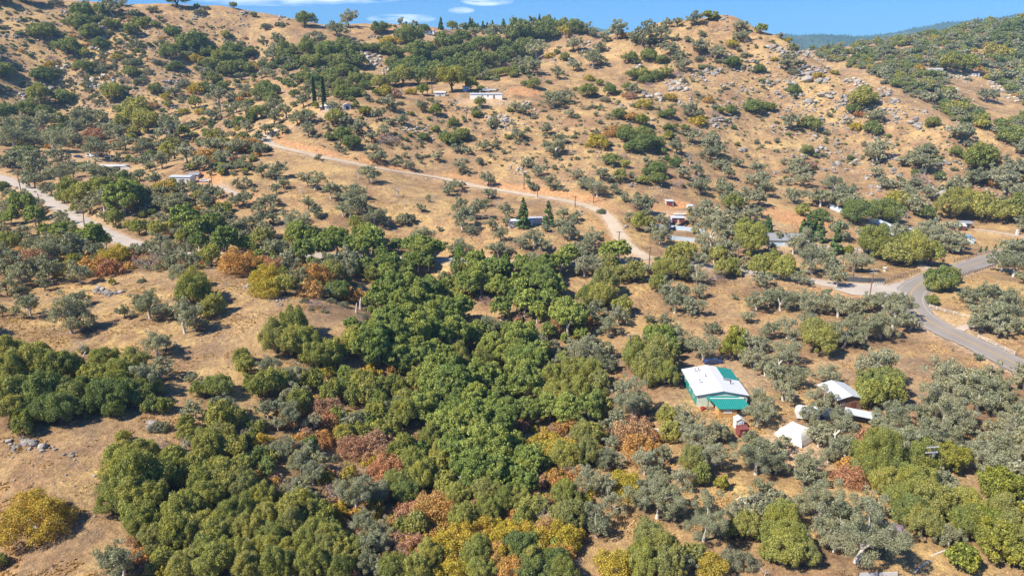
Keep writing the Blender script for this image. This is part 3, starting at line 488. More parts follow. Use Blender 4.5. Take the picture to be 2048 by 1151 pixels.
(2,1): '''12 19 9 b|21 26 10 b|14 36 9 b|18 37 8 c|31 36 12 b|37 37 7 c|43 38 5 c|52 28 11 b|35 10 20 b|30 6 10 b|60 36 12 b|68 42 20 b|56 35 8 b|71 29 12 b|79 18 14 g|76 17 8 b|90 20 8 o|88 12 10 p|86 31 10 o|80 31 8 b|52 13 4 g|96 8 12 g|106 7 16 g|115 5 12 g|103 8 4 g|68 4 16 y|120 9 7 g|131 8 12 b|124 14 6 g|131 19 10 g|108 18 8 b|108 26 8 g|116 27 14 g|116 34 14 g|101 32 5 o|105 33 8 o|82 40 8 b|90 46 8 b|137 28 10 b|142 16 8 w|148 26 12 b|150 41 14 b|145 35 10 w|153 36 10 b|158 14 14 b|166 21 12 b|160 10 16 b|168 20 10 b|173 28 12 b|172 36 6 b|167 35 8 b|170 42 14 b|132 35 10 p|181 18 8 b|188 26 4 c|196 25 12 b|196 36 14 b|202 42 12 b|197 50 14 b|185 50 16 b|172 48 16 b|176 54 14 o|180 2 4 g|
100 43 6 b|107 56 16 b|100 52 12 b|94 62 10 b|101 70 14 o|107 60 8 b|120 68 12 b|110 69 9 o|118 80 20 b|112 76 12 b|146 64 14 b|142 56 8 b|153 58 14 b|160 64 18 b|168 68 14 b|176 64 14 b|182 66 12 b|190 62 14 b|196 58 10 b|141 58 4 y|146 72 6 o|160 82 30 b|152 86 14 b|172 80 14 b|190 92 26 o|185 78 16 o|196 80 14 o|204 66 4 n|9 67 11 n|29 65 10 n|41 60 10 b|48 63 10 b|51 61 8 b|46 76 16 b|40 70 12 b|17 84 18 b|8 84 16 b|24 86 14 b|27 70 8 b|66 82 16 b|60 86 14 b|56 90 12 b|50 88 12 b|71 56 8 c|
5 97 6 t|18 100 20 b|10 105 12 d|28 104 14 b|4 106 12 d|26 112 20 d|15 112 14 d|38 108 16 d|45 100 16 d|52 96 14 b|58 106 16 b|70 104 16 b|64 98 14 b|78 96 16 d|86 96 16 d|95 98 12 b|78 108 16 o|87 112 14 o|97 112 16 o|103 102 8 o|110 104 12 b|108 110 10 c|117 96 7 g|121 98 8 r|128 96 14 o|138 96 16 o|122 110 20 o|132 110 20 o|148 112 20 b|140 106 14 b|150 98 14 b|155 92 12 b|163 98 14 o|172 92 18 b|168 108 14 o|175 106 12 o|184 100 12 b|178 98 10 b|180 107 6 o|196 108 16 o|204 100 10 o|200 114 14 b|160 102 8 w|159 112 20 p''',
(3,1): '''31 10 9 g|33 20 10 r|24 24 14 b|28 34 14 b|22 28 12 b|20 48 16 b|42 50 18 b|38 48 10 b|52 40 20 b|48 36 10 b|62 46 14 b|66 50 14 b|60 54 16 b|87 15 16 b|85 12 10 b|107 18 9 b|120 14 12 b|128 12 10 b|125 24 16 b|117 18 12 b|149 12 8 g|163 18 12 o|166 27 18 o|174 15 13 b|190 16 7 b|159 3 5 b|195 2 16 g|203 8 10 b|148 22 5 c|87 28 10 b|92 36 10 b|118 36 12 b|122 34 14 p|136 29 7 g|127 44 10 b|148 42 14 b|142 40 8 b|155 46 7 w|164 50 12 b|168 34 14 b|160 32 10 b|178 34 12 b|186 29 14 b|196 28 14 b|204 26 8 b|190 38 16 b|200 46 16 b|187 49 9 b|182 36 10 r|103 50 16 y|113 46 12 b|116 56 14 b|110 42 10 b|104 36 8 b|
71 65 22 g|92 66 22 g|125 60 12 g|145 62 22 o|152 60 20 o|170 64 18 o|190 66 16 o|198 64 16 o|204 70 12 b|204 60 8 g|27 58 9 o|41 62 12 g|54 76 18 b|31 74 8 n|27 75 7 n|36 72 8 n|41 78 9 n|54 88 10 n|1 70 5 n|8 80 12 b|2 88 10 b|30 90 24 b|20 88 16 b|40 92 16 b|45 96 14 b|35 104 26 b|10 110 18 o|4 100 12 o|14 104 14 o|50 108 16 b|25 112 16 b|55 114 16 b|78 80 14 b|90 80 14 b|100 78 14 b|108 80 12 b|118 80 14 b|128 76 14 b|135 84 22 b|144 86 18 b|150 84 14 b|140 76 16 b|152 88 12 b|68 102 20 b|75 102 14 b|64 90 8 l|
84 92 20 o|92 94 16 o|100 98 18 o|110 96 18 o|118 98 20 o|128 98 18 o|80 88 12 o|186 102 18 b|196 106 20 b|200 92 18 b|190 90 16 b|204 112 10 b|134 115 16 g|144 112 14 g''',
(0,2): '''6 6 14 b|15 4 10 c|36 2 10 b|25 23 16 b|22 12 10 c|2 22 8 b|60 16 14 b|66 14 12 b|58 36 30 b|65 34 18 b|120 24 26 b|100 24 12 b|112 18 14 b|130 26 14 b|142 12 6 b|155 20 26 o|158 12 22 o|148 36 28 b|160 34 14 b|172 22 14 o|168 26 14 o|180 14 6 c|66 58 16 w|68 53 7 g|126 54 24 b|133 50 14 b|5 66 18 o|12 70 22 o|22 66 16 o|34 66 16 o|46 62 10 g|8 84 22 o|25 80 26 o|40 80 24 o|55 76 24 o|62 74 14 o|73 70 8 o|84 70 20 o|92 68 12 o|78 84 18 o|95 86 26 o|105 80 18 o|110 72 20 o|10 100 24 g|25 98 24 g|40 100 26 g|55 100 26 g|66 92 20 g|50 112 26 g|35 110 24 g|12 112 20 o|22 114 14 l|72 104 18 g|84 100 22 g|98 100 24 g|112 96 22 g|92 106 14 g|118 84 22 b|122 76 16 w|130 72 18 b|126 86 12 o|125 102 16 g|135 100 10 g|
154 76 12 b|163 84 16 b|175 90 22 g|160 88 12 o|182 104 26 b|156 104 18 b|128 116 14 c|150 115 12 o|178 116 18 o|190 114 16 o|170 112 8 o|198 72 14 o|202 84 12 o|195 62 12 o''',
(1,2): '''10 8 20 y|25 6 16 o|44 8 18 r|57 8 14 b|66 10 20 g|78 12 16 r|39 12 8 c|47 16 12 p|44 18 5 c|55 20 6 c|60 12 9 c|70 15 9 c|88 16 8 d|95 8 10 b|18 56 26 o|30 60 26 o|42 60 24 o|50 68 24 o|60 66 18 o|58 56 12 o|30 46 24 o|12 72 20 b|20 78 20 b|34 76 20 b|74 34 9 b|73 39 8 w|90 44 12 b|78 56 18 o|72 50 10 o|100 32 12 p|
100 20 18 d|112 18 22 d|125 20 24 d|138 18 22 d|118 30 22 d|130 30 24 d|142 28 22 d|110 44 24 d|125 44 24 d|140 42 24 d|155 38 22 d|98 52 24 d|112 56 26 d|128 58 26 d|142 56 24 d|158 54 24 d|170 52 22 d|85 62 20 d|98 66 24 d|115 70 26 d|130 72 26 d|145 72 26 d|160 68 22 o|150 12 16 d|160 16 14 o|170 12 20 d|180 8 20 d|195 12 20 d|186 40 24 b|196 28 16 d|178 44 16 d|200 42 8 o|165 30 18 d|190 60 22 d|200 66 20 d|180 70 22 o|
5 90 16 o|12 88 16 o|22 86 16 o|30 92 18 b|40 82 14 o|48 84 14 o|45 98 14 y|55 106 22 r|44 100 18 r|58 114 16 r|38 92 16 b|62 92 16 o|70 86 16 g|78 84 14 o|88 88 18 o|80 96 16 o|90 98 18 o|100 92 18 o|112 92 18 o|100 104 20 o|112 104 18 b|122 102 20 o|85 112 16 b|95 112 18 o|108 114 18 o|120 114 20 o|135 110 22 d|150 104 28 d|140 92 24 d|155 88 26 d|165 98 26 d|178 92 26 d|190 88 24 d|200 96 24 d|175 110 26 d|190 112 26 d|160 114 24 d|202 112 20 d|145 82 22 d|130 86 18 o|5 112 14 b|10 104 18 b|22 104 20 b|30 112 24 b|18 114 16 b|46 113 16 b|35 102 16 o|66 112 14 o|76 114 16 b''',
(2,2): '''4 20 16 d|10 26 18 d|20 30 16 d|8 10 18 d|25 12 22 d|36 10 16 d|45 43 30 d|30 22 18 d|60 18 20 o|72 20 24 o|78 38 22 b|66 28 18 b|85 30 18 b|88 24 16 o|75 10 22 o|110 28 10 b|116 5 14 o|126 12 16 b|135 10 18 b|130 20 22 b|143 22 18 b|150 8 12 b|178 9 6 b|205 14 16 b|196 18 18 b|191 14 10 b|131 50 24 b|122 34 14 b|153 57 28 b|140 50 14 b|160 36 14 b|177 60 20 l|180 48 14 l|190 52 18 b|196 64 22 b|185 62 14 b|200 50 16 b|205 40 18 b|202 70 16 b|188 28 14 b|
108 40 8 b|112 46 14 d|120 54 20 d|126 60 14 d|105 46 10 b|22 46 14 b|30 54 16 b|12 44 14 b|4 42 12 o|26 58 14 o|58 66 30 b|64 56 20 b|76 56 18 b|50 52 16 b|72 68 20 b|80 66 14 b|46 64 14 b|38 62 14 b|8 60 26 d|14 74 26 d|5 84 24 d|12 96 26 d|4 70 20 d|20 62 16 d|100 68 28 o|115 72 28 o|98 60 20 o|110 82 30 o|122 80 20 o|120 66 18 o|32 86 24 o|44 84 24 o|60 82 26 o|70 84 18 o|28 96 20 o|38 100 26 o|55 98 26 o|68 96 18 o|45 112 24 d|30 110 22 d|62 110 20 d|72 106 16 o|15 112 22 d|
97 104 34 b|88 92 18 b|105 100 18 b|78 104 10 b|84 114 18 b|74 114 14 b|100 114 16 r|108 112 10 r|122 114 14 o|137 116 24 b|161 124 22 b|132 102 12 b|196 110 24 b|198 96 20 b|204 104 14 b|18 115 8 y|34 115 8 y''',
(3,2): '''2 12 14 b|10 18 20 b|22 16 16 b|32 20 22 b|45 18 16 b|56 23 24 b|66 22 18 b|76 20 14 b|85 16 16 b|95 20 20 b|105 24 22 b|112 34 16 b|100 32 22 b|90 40 24 b|78 41 24 b|68 38 20 b|60 47 22 b|68 48 14 b|50 42 20 b|36 50 24 o|40 57 24 o|30 36 20 b|15 40 20 b|16 60 22 b|10 66 24 b|20 78 24 b|12 90 22 b|5 80 18 b|46 76 20 b|44 96 22 b|52 80 12 b|86 78 28 b|88 92 30 g|80 98 18 o|96 96 18 o|76 88 14 o|145 88 32 b|150 90 22 b|140 80 22 b|168 97 28 b|172 90 24 b|185 92 22 b|180 102 24 b|200 108 16 b|176 86 18 b|140 114 34 b|132 104 24 b|168 58 7 b|204 82 14 b|202 72 12 b|
160 12 14 b|172 18 20 b|160 16 8 b|178 28 18 b|185 34 24 b|170 33 18 b|190 18 20 b|195 20 14 b|184 38 16 b|168 35 14 b|130 14 9 g|134 4 14 g|144 3 12 g|100 114 30 b|120 108 16 b|90 114 18 b|55 112 20 b|35 112 20 b|192 114 22 b''',
(0,3): '''20 6 12 o|100 12 10 o|100 50 26 o|112 60 32 o|125 52 28 o|95 60 22 o|92 70 20 o|110 70 28 o|125 68 22 o|138 50 22 o|140 34 18 o|105 36 24 o|96 34 18 o|118 34 24 o|126 20 20 p|148 18 16 w|155 44 18 o|160 36 16 o|150 8 12 o|170 24 20 o|180 20 20 o|190 24 18 o|196 36 18 g|175 52 26 o|185 56 30 o|195 60 24 o|200 50 14 g|165 56 20 o|170 66 24 o|32 92 45 y|99 115 30 b|88 112 14 b|118 90 22 o|110 80 18 o|120 84 18 o|128 100 22 o|132 112 16 o|136 74 14 o|152 76 22 o|145 86 22 o|145 100 24 o|155 96 24 o|166 90 22 o|175 96 26 o|185 84 24 o|195 80 20 o|200 92 22 o|195 102 18 b|150 110 14 b|158 115 20 o|170 112 24 o|182 114 22 o|196 115 24 o|150 124 24 o|175 124 26 o|200 126 26 o|1 112 10 o''',
(1,3): '''4 26 14 g|8 20 10 b|22 20 22 b|14 20 12 b|36 34 26 b|42 20 20 b|46 42 24 b|50 32 18 b|10 36 14 g|72 10 14 o|85 10 16 o|100 10 18 o|110 8 14 o|92 22 26 r|104 18 18 r|76 22 20 r|58 35 5 l|81 66 36 b|98 30 20 r|106 42 26 r|114 30 18 o|120 24 18 o|125 42 26 o|132 50 22 o|112 54 24 g|120 60 22 g|98 60 22 b|92 56 20 b|140 18 22 o|150 12 24 d|165 14 26 d|180 12 26 d|195 10 26 d|160 32 26 d|175 32 28 d|190 34 28 d|202 30 20 d|165 48 26 d|180 50 26 d|195 50 26 d|150 30 20 o|145 44 18 o|152 54 18 o|160 64 20 o|185 62 22 o|200 66 20 o|22 56 20 p|25 64 16 p|40 56 20 b|35 52 18 b|65 54 18 p|
140 66 24 r|148 74 26 r|138 80 28 r|125 80 26 r|118 78 18 r|102 85 20 b|86 78 22 b|78 82 12 w|92 86 20 b|100 96 22 b|90 100 24 b|110 96 16 r|165 84 24 o|175 80 18 p|185 78 20 o|180 92 26 y|195 90 22 y|200 104 28 y|165 98 26 y|150 106 28 y|155 94 20 y|190 110 26 r|175 112 24 o|140 112 20 o|128 104 22 r|120 96 18 r|130 88 18 o|118 88 16 o|108 108 16 r|120 112 18 w|175 106 22 o|5 66 20 o|8 80 20 o|4 90 16 o|35 80 26 o|30 90 22 o|42 76 22 o|15 100 24 o|10 108 20 o|4 114 16 o|22 114 22 b|30 110 20 o|45 96 24 o|55 94 20 o|52 106 26 o|62 100 22 o|40 106 22 o|60 112 20 o|70 104 16 o|80 104 20 o|75 114 18 o|90 112 22 b|98 114 18 b|56 82 18 o|64 88 14 o|
20 126 26 o|45 125 26 o|68 126 24 o|110 124 22 o|130 125 24 o|155 124 24 y|180 126 24 o|205 126 24 r''',
(2,3): '''4 20 14 d|8 36 20 d|4 48 16 d|16 40 22 d|24 36 14 d|12 54 16 d|14 22 18 y|20 14 14 y|25 24 16 o|36 26 26 y|30 14 18 y|45 20 18 y|50 28 14 y|55 14 20 o|65 12 18 o|40 34 24 o|60 32 24 o|74 30 20 b|76 22 14 b|84 28 14 b|80 14 16 b|80 8 12 b|98 14 28 r|108 12 18 r|104 26 26 r|125 10 16 o|120 26 16 b|118 38 16 b|150 14 26 b|157 32 34 b|147 23 14 b|142 10 16 b|170 8 14 b|195 34 34 b|204 30 18 b|190 14 16 b|26 44 14 r|36 44 18 r|46 36 18 p|54 40 16 r|60 50 26 b|68 84 28 b|62 72 18 b|81 66 22 b|75 50 18 b|92 50 20 y|97 56 16 y|88 44 16 y|102 62 16 b|106 34 22 b|110 52 26 b|116 69 42 b|125 70 20 b|135 46 20 b|145 38 20 o|150 44 14 o|115 34 8 r|
153 87 34 b|178 70 20 b|186 78 22 b|190 66 18 b|185 90 20 o|175 86 14 o|167 48 10 l|196 62 16 b|203 70 16 b|200 50 14 b|42 64 24 o|45 84 22 o|38 74 16 o|52 76 16 o|28 64 14 r|20 60 12 r|5 66 20 o|14 72 18 o|22 70 14 o|10 80 16 o|8 90 20 y|20 100 26 y|28 90 22 r|30 80 18 w|42 98 24 y|40 104 20 r|8 110 30 g|15 114 20 o|26 110 14 r|35 114 20 g|50 110 12 p|82 118 24 y|104 112 24 o|118 112 24 o|110 100 28 o|104 124 26 o|122 124 26 o|128 112 18 o|138 114 14 b|145 106 16 o|140 110 12 g|160 120 22 y|182 112 22 c|175 104 16 c|200 90 14 o|204 105 14 o|195 108 10 c|202 115 8 w|15 126 26 g|40 126 22 o''',
(3,3): '''4 20 16 b|6 34 20 b|12 14 12 b|40 12 18 b|54 10 24 b|48 24 20 b|60 24 20 b|35 38 26 b|40 71 36 b|28 44 18 b|65 45 20 r|85 44 34 o|75 40 18 o|78 20 24 r|70 44 14 r|65 32 14 r|105 24 26 b|112 20 22 b|100 12 20 b|125 14 20 b|118 22 16 b|140 10 22 b|150 8 18 b|135 12 20 b|145 36 20 l|133 34 10 l|110 38 20 g|120 40 24 o|98 50 28 g|116 60 26 o|130 50 24 b|140 50 18 b|92 54 20 o|104 68 24 o|113 80 24 g|126 74 26 o|122 90 22 o|138 72 22 g|148 58 20 b|156 74 22 o|144 90 20 b|158 92 24 o|182 68 26 l|185 84 26 o|174 92 24 l|188 100 22 o|179 108 22 l|165 90 12 l|200 80 16 l|200 96 14 l|204 108 14 b|195 112 14 l|153 114 18 l|
163 28 22 b|172 34 24 b|182 24 26 b|190 16 22 b|200 24 22 b|185 40 28 b|195 44 24 b|190 62 18 b|200 60 20 b|204 48 14 b|178 10 18 b|204 8 12 b|5 62 16 b|15 66 16 b|8 84 24 o|14 92 20 o|8 100 26 o|20 104 22 o|10 112 28 o|28 110 20 o|29 100 22 w|70 104 42 b|60 80 26 b|45 88 24 b|52 96 20 b|80 92 20 b|88 98 20 b|55 72 20 b|80 70 18 b'''}
# dense brush whose bushes are too many to read one by one: outline in pixels, mean width, spacing factor, kinds
FILL = [
 ('1572 100|1640 92|1700 84|1760 70|1830 50|1900 40|1980 34|2048 27|2120 26|2120 120|2030 118|1985 92|1930 112|1975 135|1915 142|1850 136|1840 152|1800 170|1740 150|1660 126|1600 104', 11, .70, 'ggggbbccogbyc'),
 ('1730 140|1800 165|1850 150|1890 160|1895 200|1960 222|1985 265|2048 225|2120 260|2120 330|2048 300|1960 262|1900 238|1850 205|1780 176', 15, .70, 'gggobbccgbr'),
 ('1940 125|2048 118|2120 120|2120 220|2048 215|2000 175|1950 140', 14, .72, 'gggobbccbr'),
 ('800 150|860 120|960 118|1060 95|1075 110|1050 150|990 165|870 160', 13, .7, 'ggggocb'),
 ('640 150|760 190|700 205|620 190|560 170|540 130|600 120|690 135', 12, .9, 'gggbcg'),
 ('330 100|400 95|520 110|560 150|520 200|500 260|430 265|380 250|440 220|470 180|400 160', 11, 1.35, 'ggbbcry'),
 ('180 235|350 250|500 270|480 292|300 300|120 300|0 292|0 255', 11, 1.25, 'bbbgbrb'),
 ('900 40|1100 42|1120 60|1060 70|900 60', 6, 1.1, 'gggnb'),
 ('2052 0|2250 20|2300 300|2052 290', 15, 1.0, 'gggb'),
]
FILL[-1] = ('2056 380|2330 400|2330 470|2056 455', 34, .9, 'bbbg')
FILL += [('2056 620|2330 640|2330 1000|2056 960', 70, .8, 'bbo'), ('2060 980|2330 1000|2330 1150|2070 1150', 80, .8, 'bol'),
 ('-300 560|-30 560|-30 800|-300 800', 60, 1.3, 'boo'), ('-300 300|-8 310|-8 540|-300 560', 36, .9, 'bbgd'), ('-260 0|-8 10|-8 250|-260 260', 16, 1.5, 'gcb'),
 # small tufts and brush over the open hills
 ('0 20|200 10|480 60|500 150|360 240|0 240', 4, 3.2, 'ccgcb'), ('560 230|900 200|1000 220|1200 160|1500 60|1560 90|1800 210|2040 320|1700 330|1400 330|1100 330|640 300', 4.5, 3.8, 'ccgcb'),
 # undergrowth that closes the gaps between the crowns of the creek wood
 ('560 860|760 800|1000 700|1060 640|1180 640|1200 760|1230 900|1180 1010|1120 1110|1000 1160|700 1160|660 1000|580 930', 26, 1.0, 'pdryyrrccp'),
 ('760 560|1000 540|1140 560|1060 660|900 760|700 800|640 760|720 640', 22, 1.0, 'ddprrcyc'),
 ('320 900|520 850|600 1000|640 1160|300 1160|260 1060|300 980', 22, 1.15, 'ogyrcccp'),
 ('820 1040|1000 1010|1160 1040|1140 1120|1020 1160|800 1160', 30, .9, 'yyryyrr'),
 ('500 520|760 500|780 560|700 600|600 580|500 560', 14, .9, 'rroodb'), ('60 510|440 500|500 530|300 545|60 560', 16, .9, 'bbrrbcy'),
 ('440 290|560 270|520 330|440 400|500 480|380 500|260 420|380 330', 14, .9, 'bbogbr'),
 ('150 30|260 20|300 120|250 230|170 200|140 120', 6, 1.6, 'gcbcr'),
 ('0 40|200 20|480 70|560 130|480 240|300 250|0 240', 7, 4.6, 'gcbbgcr'), ('620 240|1000 220|1300 150|1500 120|1700 250|1900 300|1900 360|1400 380|1000 360|620 320', 9, 3.4, 'bbgcb'),
]
# ---------------------------------------------------------------- landmarks that labels refer to
ZONES = [tuple(a.split('|')) for a in '''70 60|on the upper-left golden ridge
190 70|around the pale outcrop on the upper-left hill
330 60|on the bare shoulder under the left skyline
470 60|near the left end of the skyline
70 190|on the far left slope
220 190|below the rocks of the left hill
340 190|in the gully of the left hill
450 150|between the left hill and the canyon
80 290|above the left road
220 290|near the yellow-walled flat-roofed house
370 300|above the white hillside cabin
480 240|in the ravine beside the cypresses
600 60|under the left skyline saddle
600 130|in the canyon left of the rock slab
745 90|above the pale canyon rock slab
850 60|beside the ridge-top house
870 130|in the upper canyon thicket
1000 60|on the wooded skyline ridge
1000 130|between the canyon thicket and peak
640 240|beside the cypress-side cabin
760 210|on the grassy bench left of the palms
900 180|around the palms above the long white building
870 250|below the long white building
740 300|above the upper stretch of hillside road
1020 250|right of the long white building
1150 100|on the saddle left of the peak
1120 180|on the rocky flank left of the peak
1300 90|just left of the peak
1450 60|on the summit of the peak
1300 170|on the slope under the peak
1180 280|on the open slope above the hillside road
1450 160|among the crags right of the peak
1350 260|in the gully below the peak
1480 280|on the bouldery middle slope
1620 150|on the right-hand rocky ridge
1760 240|along the falling right ridge
1650 290|on the boulder field above the farmyards
1750 130|at the foot of the far right hill
1900 80|on the crest of the far right hill
1950 180|on the far hill beside the bare patch
40 400|on the near side of left road
200 400|in the oak belt right of the left road
330 420|below the white hillside cabin
450 350|on the orange cut slope
100 480|below the bend of left road
230 510|in the autumn thicket by left road
400 490|behind the grassy knoll
520 420|on the grassy slope at its left foot
620 380|below the hillside road's first bend
700 440|in the middle of grassy slope
850 420|on the bare middle of grassy slope
980 440|on the grassy slope left of the mobile home
1080 440|around the small white mobile home
1110 490|below the small white mobile home
1120 350|just above the hillside road curve
1290 380|above the hillside road's last bend
1380 440|around the fenced compound
1250 470|beside the hillside road's last bend
1480 470|behind the grey-roofed house
1430 370|above the dark red garages
1580 460|around the grey-roofed house
1640 380|above the orange dirt clearing
1740 450|around the blue-fenced yard
1840 400|above the blue-walled house
1850 480|in front of the blue-walled house
1960 380|at the right foot of rocky ridge
1960 440|around the garden shed by the highway
600 530|along the near edge of valley road
760 520|near the hidden valley road
900 540|beside the clipped conifers
1020 560|in the creek wood below the mobile home
1170 560|along the creek wood's upper edge
1300 540|where the hillside road meets the valley road
1420 540|in the belt left of the junction
1560 530|between the grey-roofed house and junction
1680 520|behind the dark fence at the junction
2000 580|in the golden field inside the highway bend
60 600|on the left flank of the knoll
200 620|beside the stone pile on the knoll
400 620|on top of the grassy knoll
150 740|in the long oak belt under the knoll
330 760|at the end of the oak belt under the knoll
460 760|below the knoll beside the silvery shrubs
600 600|along the right rim of the knoll
620 700|in the big olive clump under the knoll
820 620|at the head of the creek wood
900 700|in the heart of the creek wood
760 780|where olive and autumn trees meet
1000 640|in the creek wood near the silver oak
1120 640|on the creek wood's right edge
1260 620|uphill of the crossarm pole
1200 720|beside the crossarm pole
1320 700|left of the white-roofed house
1400 640|behind the white-roofed house
1530 640|on the wooded rise left of highway bend
1700 640|in the oak row beside the bend of highway
1560 740|right of the white-roofed house
1470 850|in front of the white-roofed house
1340 810|left of the timber-walled annex
1900 760|in the straw field by the highway
1680 830|around the two pale tin roofs
1780 800|right of the pale tin roofs
1950 860|at the field's lower right
60 1000|on the dry slope at the lower left
280 950|at the left edge of lower wood
430 930|in the upper lower-left wood
330 1090|by the tall bare-trunked oak
440 1080|in the lower-left olive wood
560 900|beside the shaded dry gully
720 920|among the orange bushes of the gully
640 1060|in the lower middle olive wood
850 960|in the lower creek wood
860 1050|in the rust-coloured thicket
980 1090|in the golden thicket at bottom
960 900|in the dense green creek wood
1060 900|by the golden trees of the creek
1150 980|right of the creek thicket
1100 1080|at the creek thicket's lower end
1290 900|below the timber pile
1320 1010|around the open dry clearing
1400 1090|at the foot of the dry clearing
1500 950|beside the leaning clearing oaks
1600 900|below the white canvas tent
1640 1000|on the dirt track under the tent
1740 930|by the transformer pole
1820 1010|in the thicket under the transformer pole
1700 1080|around the small red-walled shed
1980 930|beside the dirt path at right
2000 1040|around the blue-roofed hut'''.split('\n')]
ZONES = [(*map(float, a[0].split()), a[1]) for a in ZONES]
ORD = 'first second third fourth fifth sixth seventh eighth ninth tenth eleventh twelfth thirteenth fourteenth fifteenth sixteenth seventeenth eighteenth nineteenth twentieth'.split()
def zone_of(px, py):
    return min(ZONES, key=lambda z: (z[0]-px)**2+((z[1]-py)*1.5)**2)[2]
def label_all(items):
    """items: dicts with look, px, py, w, obj. Same look in the same place: told apart by size word, then by order from the left."""
    by = {}
    for it in items: by.setdefault((it['look'], zone_of(it['px'], it['py'])), []).append(it)
    for (look, z), v in by.items():
        v.sort(key=lambda i: -i['w'])
        if len(v) > 3:
            a = max(1, len(v)//3); parts = [('large', v[:a]), ('medium', v[a:2*a]), ('small', v[2*a:])]
        elif len(v) > 1: parts = [('larger', v[:1]), ('smaller', v[1:])]
        else: parts = [('', v)]
        for sz, g in parts:
            g.sort(key=lambda i: (i['px'], i['py']))
            for k, it in enumerate(g):
                s = (sz+' ' if sz else '')+look
                if len(g) > 1: s += ', '+(ORD[k] if k < 20 else ORD[(k-20) % 20]+' beyond twenty')+' from left'
                q = s+' '+z
                if len(q.replace('-', ' ').split()) > 16: q = q.replace(' the ', ' ')
                it['obj']['label'] = q
# ---------------------------------------------------------------- plants
items = []
def add_items(xs, ys, ws, ks, listed=True, tones=None):
    P = cast(xs, ys)
    for i in range(len(P)):
        if np.isnan(P[i, 0]): continue
        x, y, z = P[i]; dist = math.sqrt(x*x+y*y+(CAMZ-z)**2); wm = ws[i]*dist/F
        if y > 2400: continue
        if ks[i] not in 'bnaw':            # the foot is under the middle of the crown, behind its front rim
            y2 = y+wm*.30; x2 = x*y2/y; x, y = x2, y2
        items.append(dict(px=float(xs[i]), py=float(ys[i]), w=ws[i], wm=wm, x=x, y=y, k=ks[i], listed=listed))
xs, ys, ws, ks = [], [], [], []
for (tx, ty), s in TILES.items():
    oy = (0, 288, 576, 863)[ty]
    for a in s.replace('\n', '').split('|'):
        if not a.strip(): continue
        x, y, w_, k = a.split(); xs.append(tx*512+float(x)*2.5); ys.append(oy+float(y)*2.5); ws.append(float(w_)*2.5); ks.append(k)
for px, py in ((1960,505),(1972,502),(1990,498),(2001,494),(2018,490),(2033,487)): xs.append(px); ys.append(py); ws.append(5); ks.append('n')
add_items(xs, ys, ws, ks)
rnd = random.Random(4)
def inside(px, py, poly):
    c = False; n = len(poly)
    for i in range(n):
        (x1, y1), (x2, y2) = poly[i], poly[i-1]
        if (y1 > py) != (y2 > py) and px < (x2-x1)*(py-y1)/(y2-y1)+x1: c = not c
    return c
KEEP = ((361,358,44,16),(220,336,50,16),(1436,780,75,60),(1590,862,45,35),(160,315,40,9),(430,362,45,9),(293,318,14,8),(660,215,40,10))
for poly, w_, sp, kinds in FILL:
    poly = [tuple(map(float, a.split())) for a in poly.split('|')]; x0 = min(p[0] for p in poly); x1 = max(p[0] for p in poly); y0 = min(p[1] for p in poly); y1 = max(p[1] for p in poly)
    fx, fy, fw, fk = [], [], [], []; n = int((x1-x0)*(y1-y0)/(w_*sp)**2*1.6)
    for _ in range(n):
        px = rnd.uniform(x0, x1); py = rnd.uniform(y0, y1)
        if inside(px, py, poly) and not any(abs(px-a) < c and abs(py-b_) < d for a, b_, c, d in KEEP): fx.append(px); fy.append(py); fw.append(w_*rnd.uniform(.6, 1.4)); fk.append(rnd.choice(kinds))
    if fx: add_items(np.array(fx), np.array(fy), fw, fk, False)
def near_road(x, y, e=.3):
    for k, P, hw, bl in PATHS:
        if k != 'plot' and k not in ('pad',) and np.min(np.hypot(P[:, 0]-x, P[:, 1]-y)) < hw+e: return True
    return False
HS = {'b': 1.08, 'g': 1.06, 'o': 1.10, 'd': 1.10, 'l': 1.15, 'c': .95, 'r': 1.1, 'y': 1.1, 'p': 1.0, 'n': 1.0, 't': 1.0, 'k': 1.0}
def dead_mesh(seed, lod=0):
    rng = np.random.default_rng(seed); Vs, Fs, n = [], [], 0
    def br(p, d, l, r, dep):
        nonlocal n
        q = p+d*l*.5+rng.normal(size=3)*l*.07; e = q+(d+rng.normal(size=3)*.22)*l*.5
        v, f = tube_np(np.array([p, q, e]), [r, r*.8, r*.55], 5 if dep < 2 else 3); Vs.append(v); Fs.append(f+n); n += len(v)
        if dep < 5:
            for _ in range(3 if dep < 4 else 4):
                nd = d+rng.normal(size=3)*.75; nd[2] += .12; nd /= np.linalg.norm(nd); br(e if rng.random() < .7 else q, nd, l*(.55+.25*rng.random()), r*.5, dep+1)
    br(np.array([0, 0, -.4]), np.array([rng.normal()*.12, rng.normal()*.12, 1]), 2.8, .30, 0)
    V = np.concatenate(Vs); return V, np.concatenate(Fs)
DEAD = [np_mesh('dead_tree', *dead_mesh(i), (M['deadwood'],)) for i in range(5)]
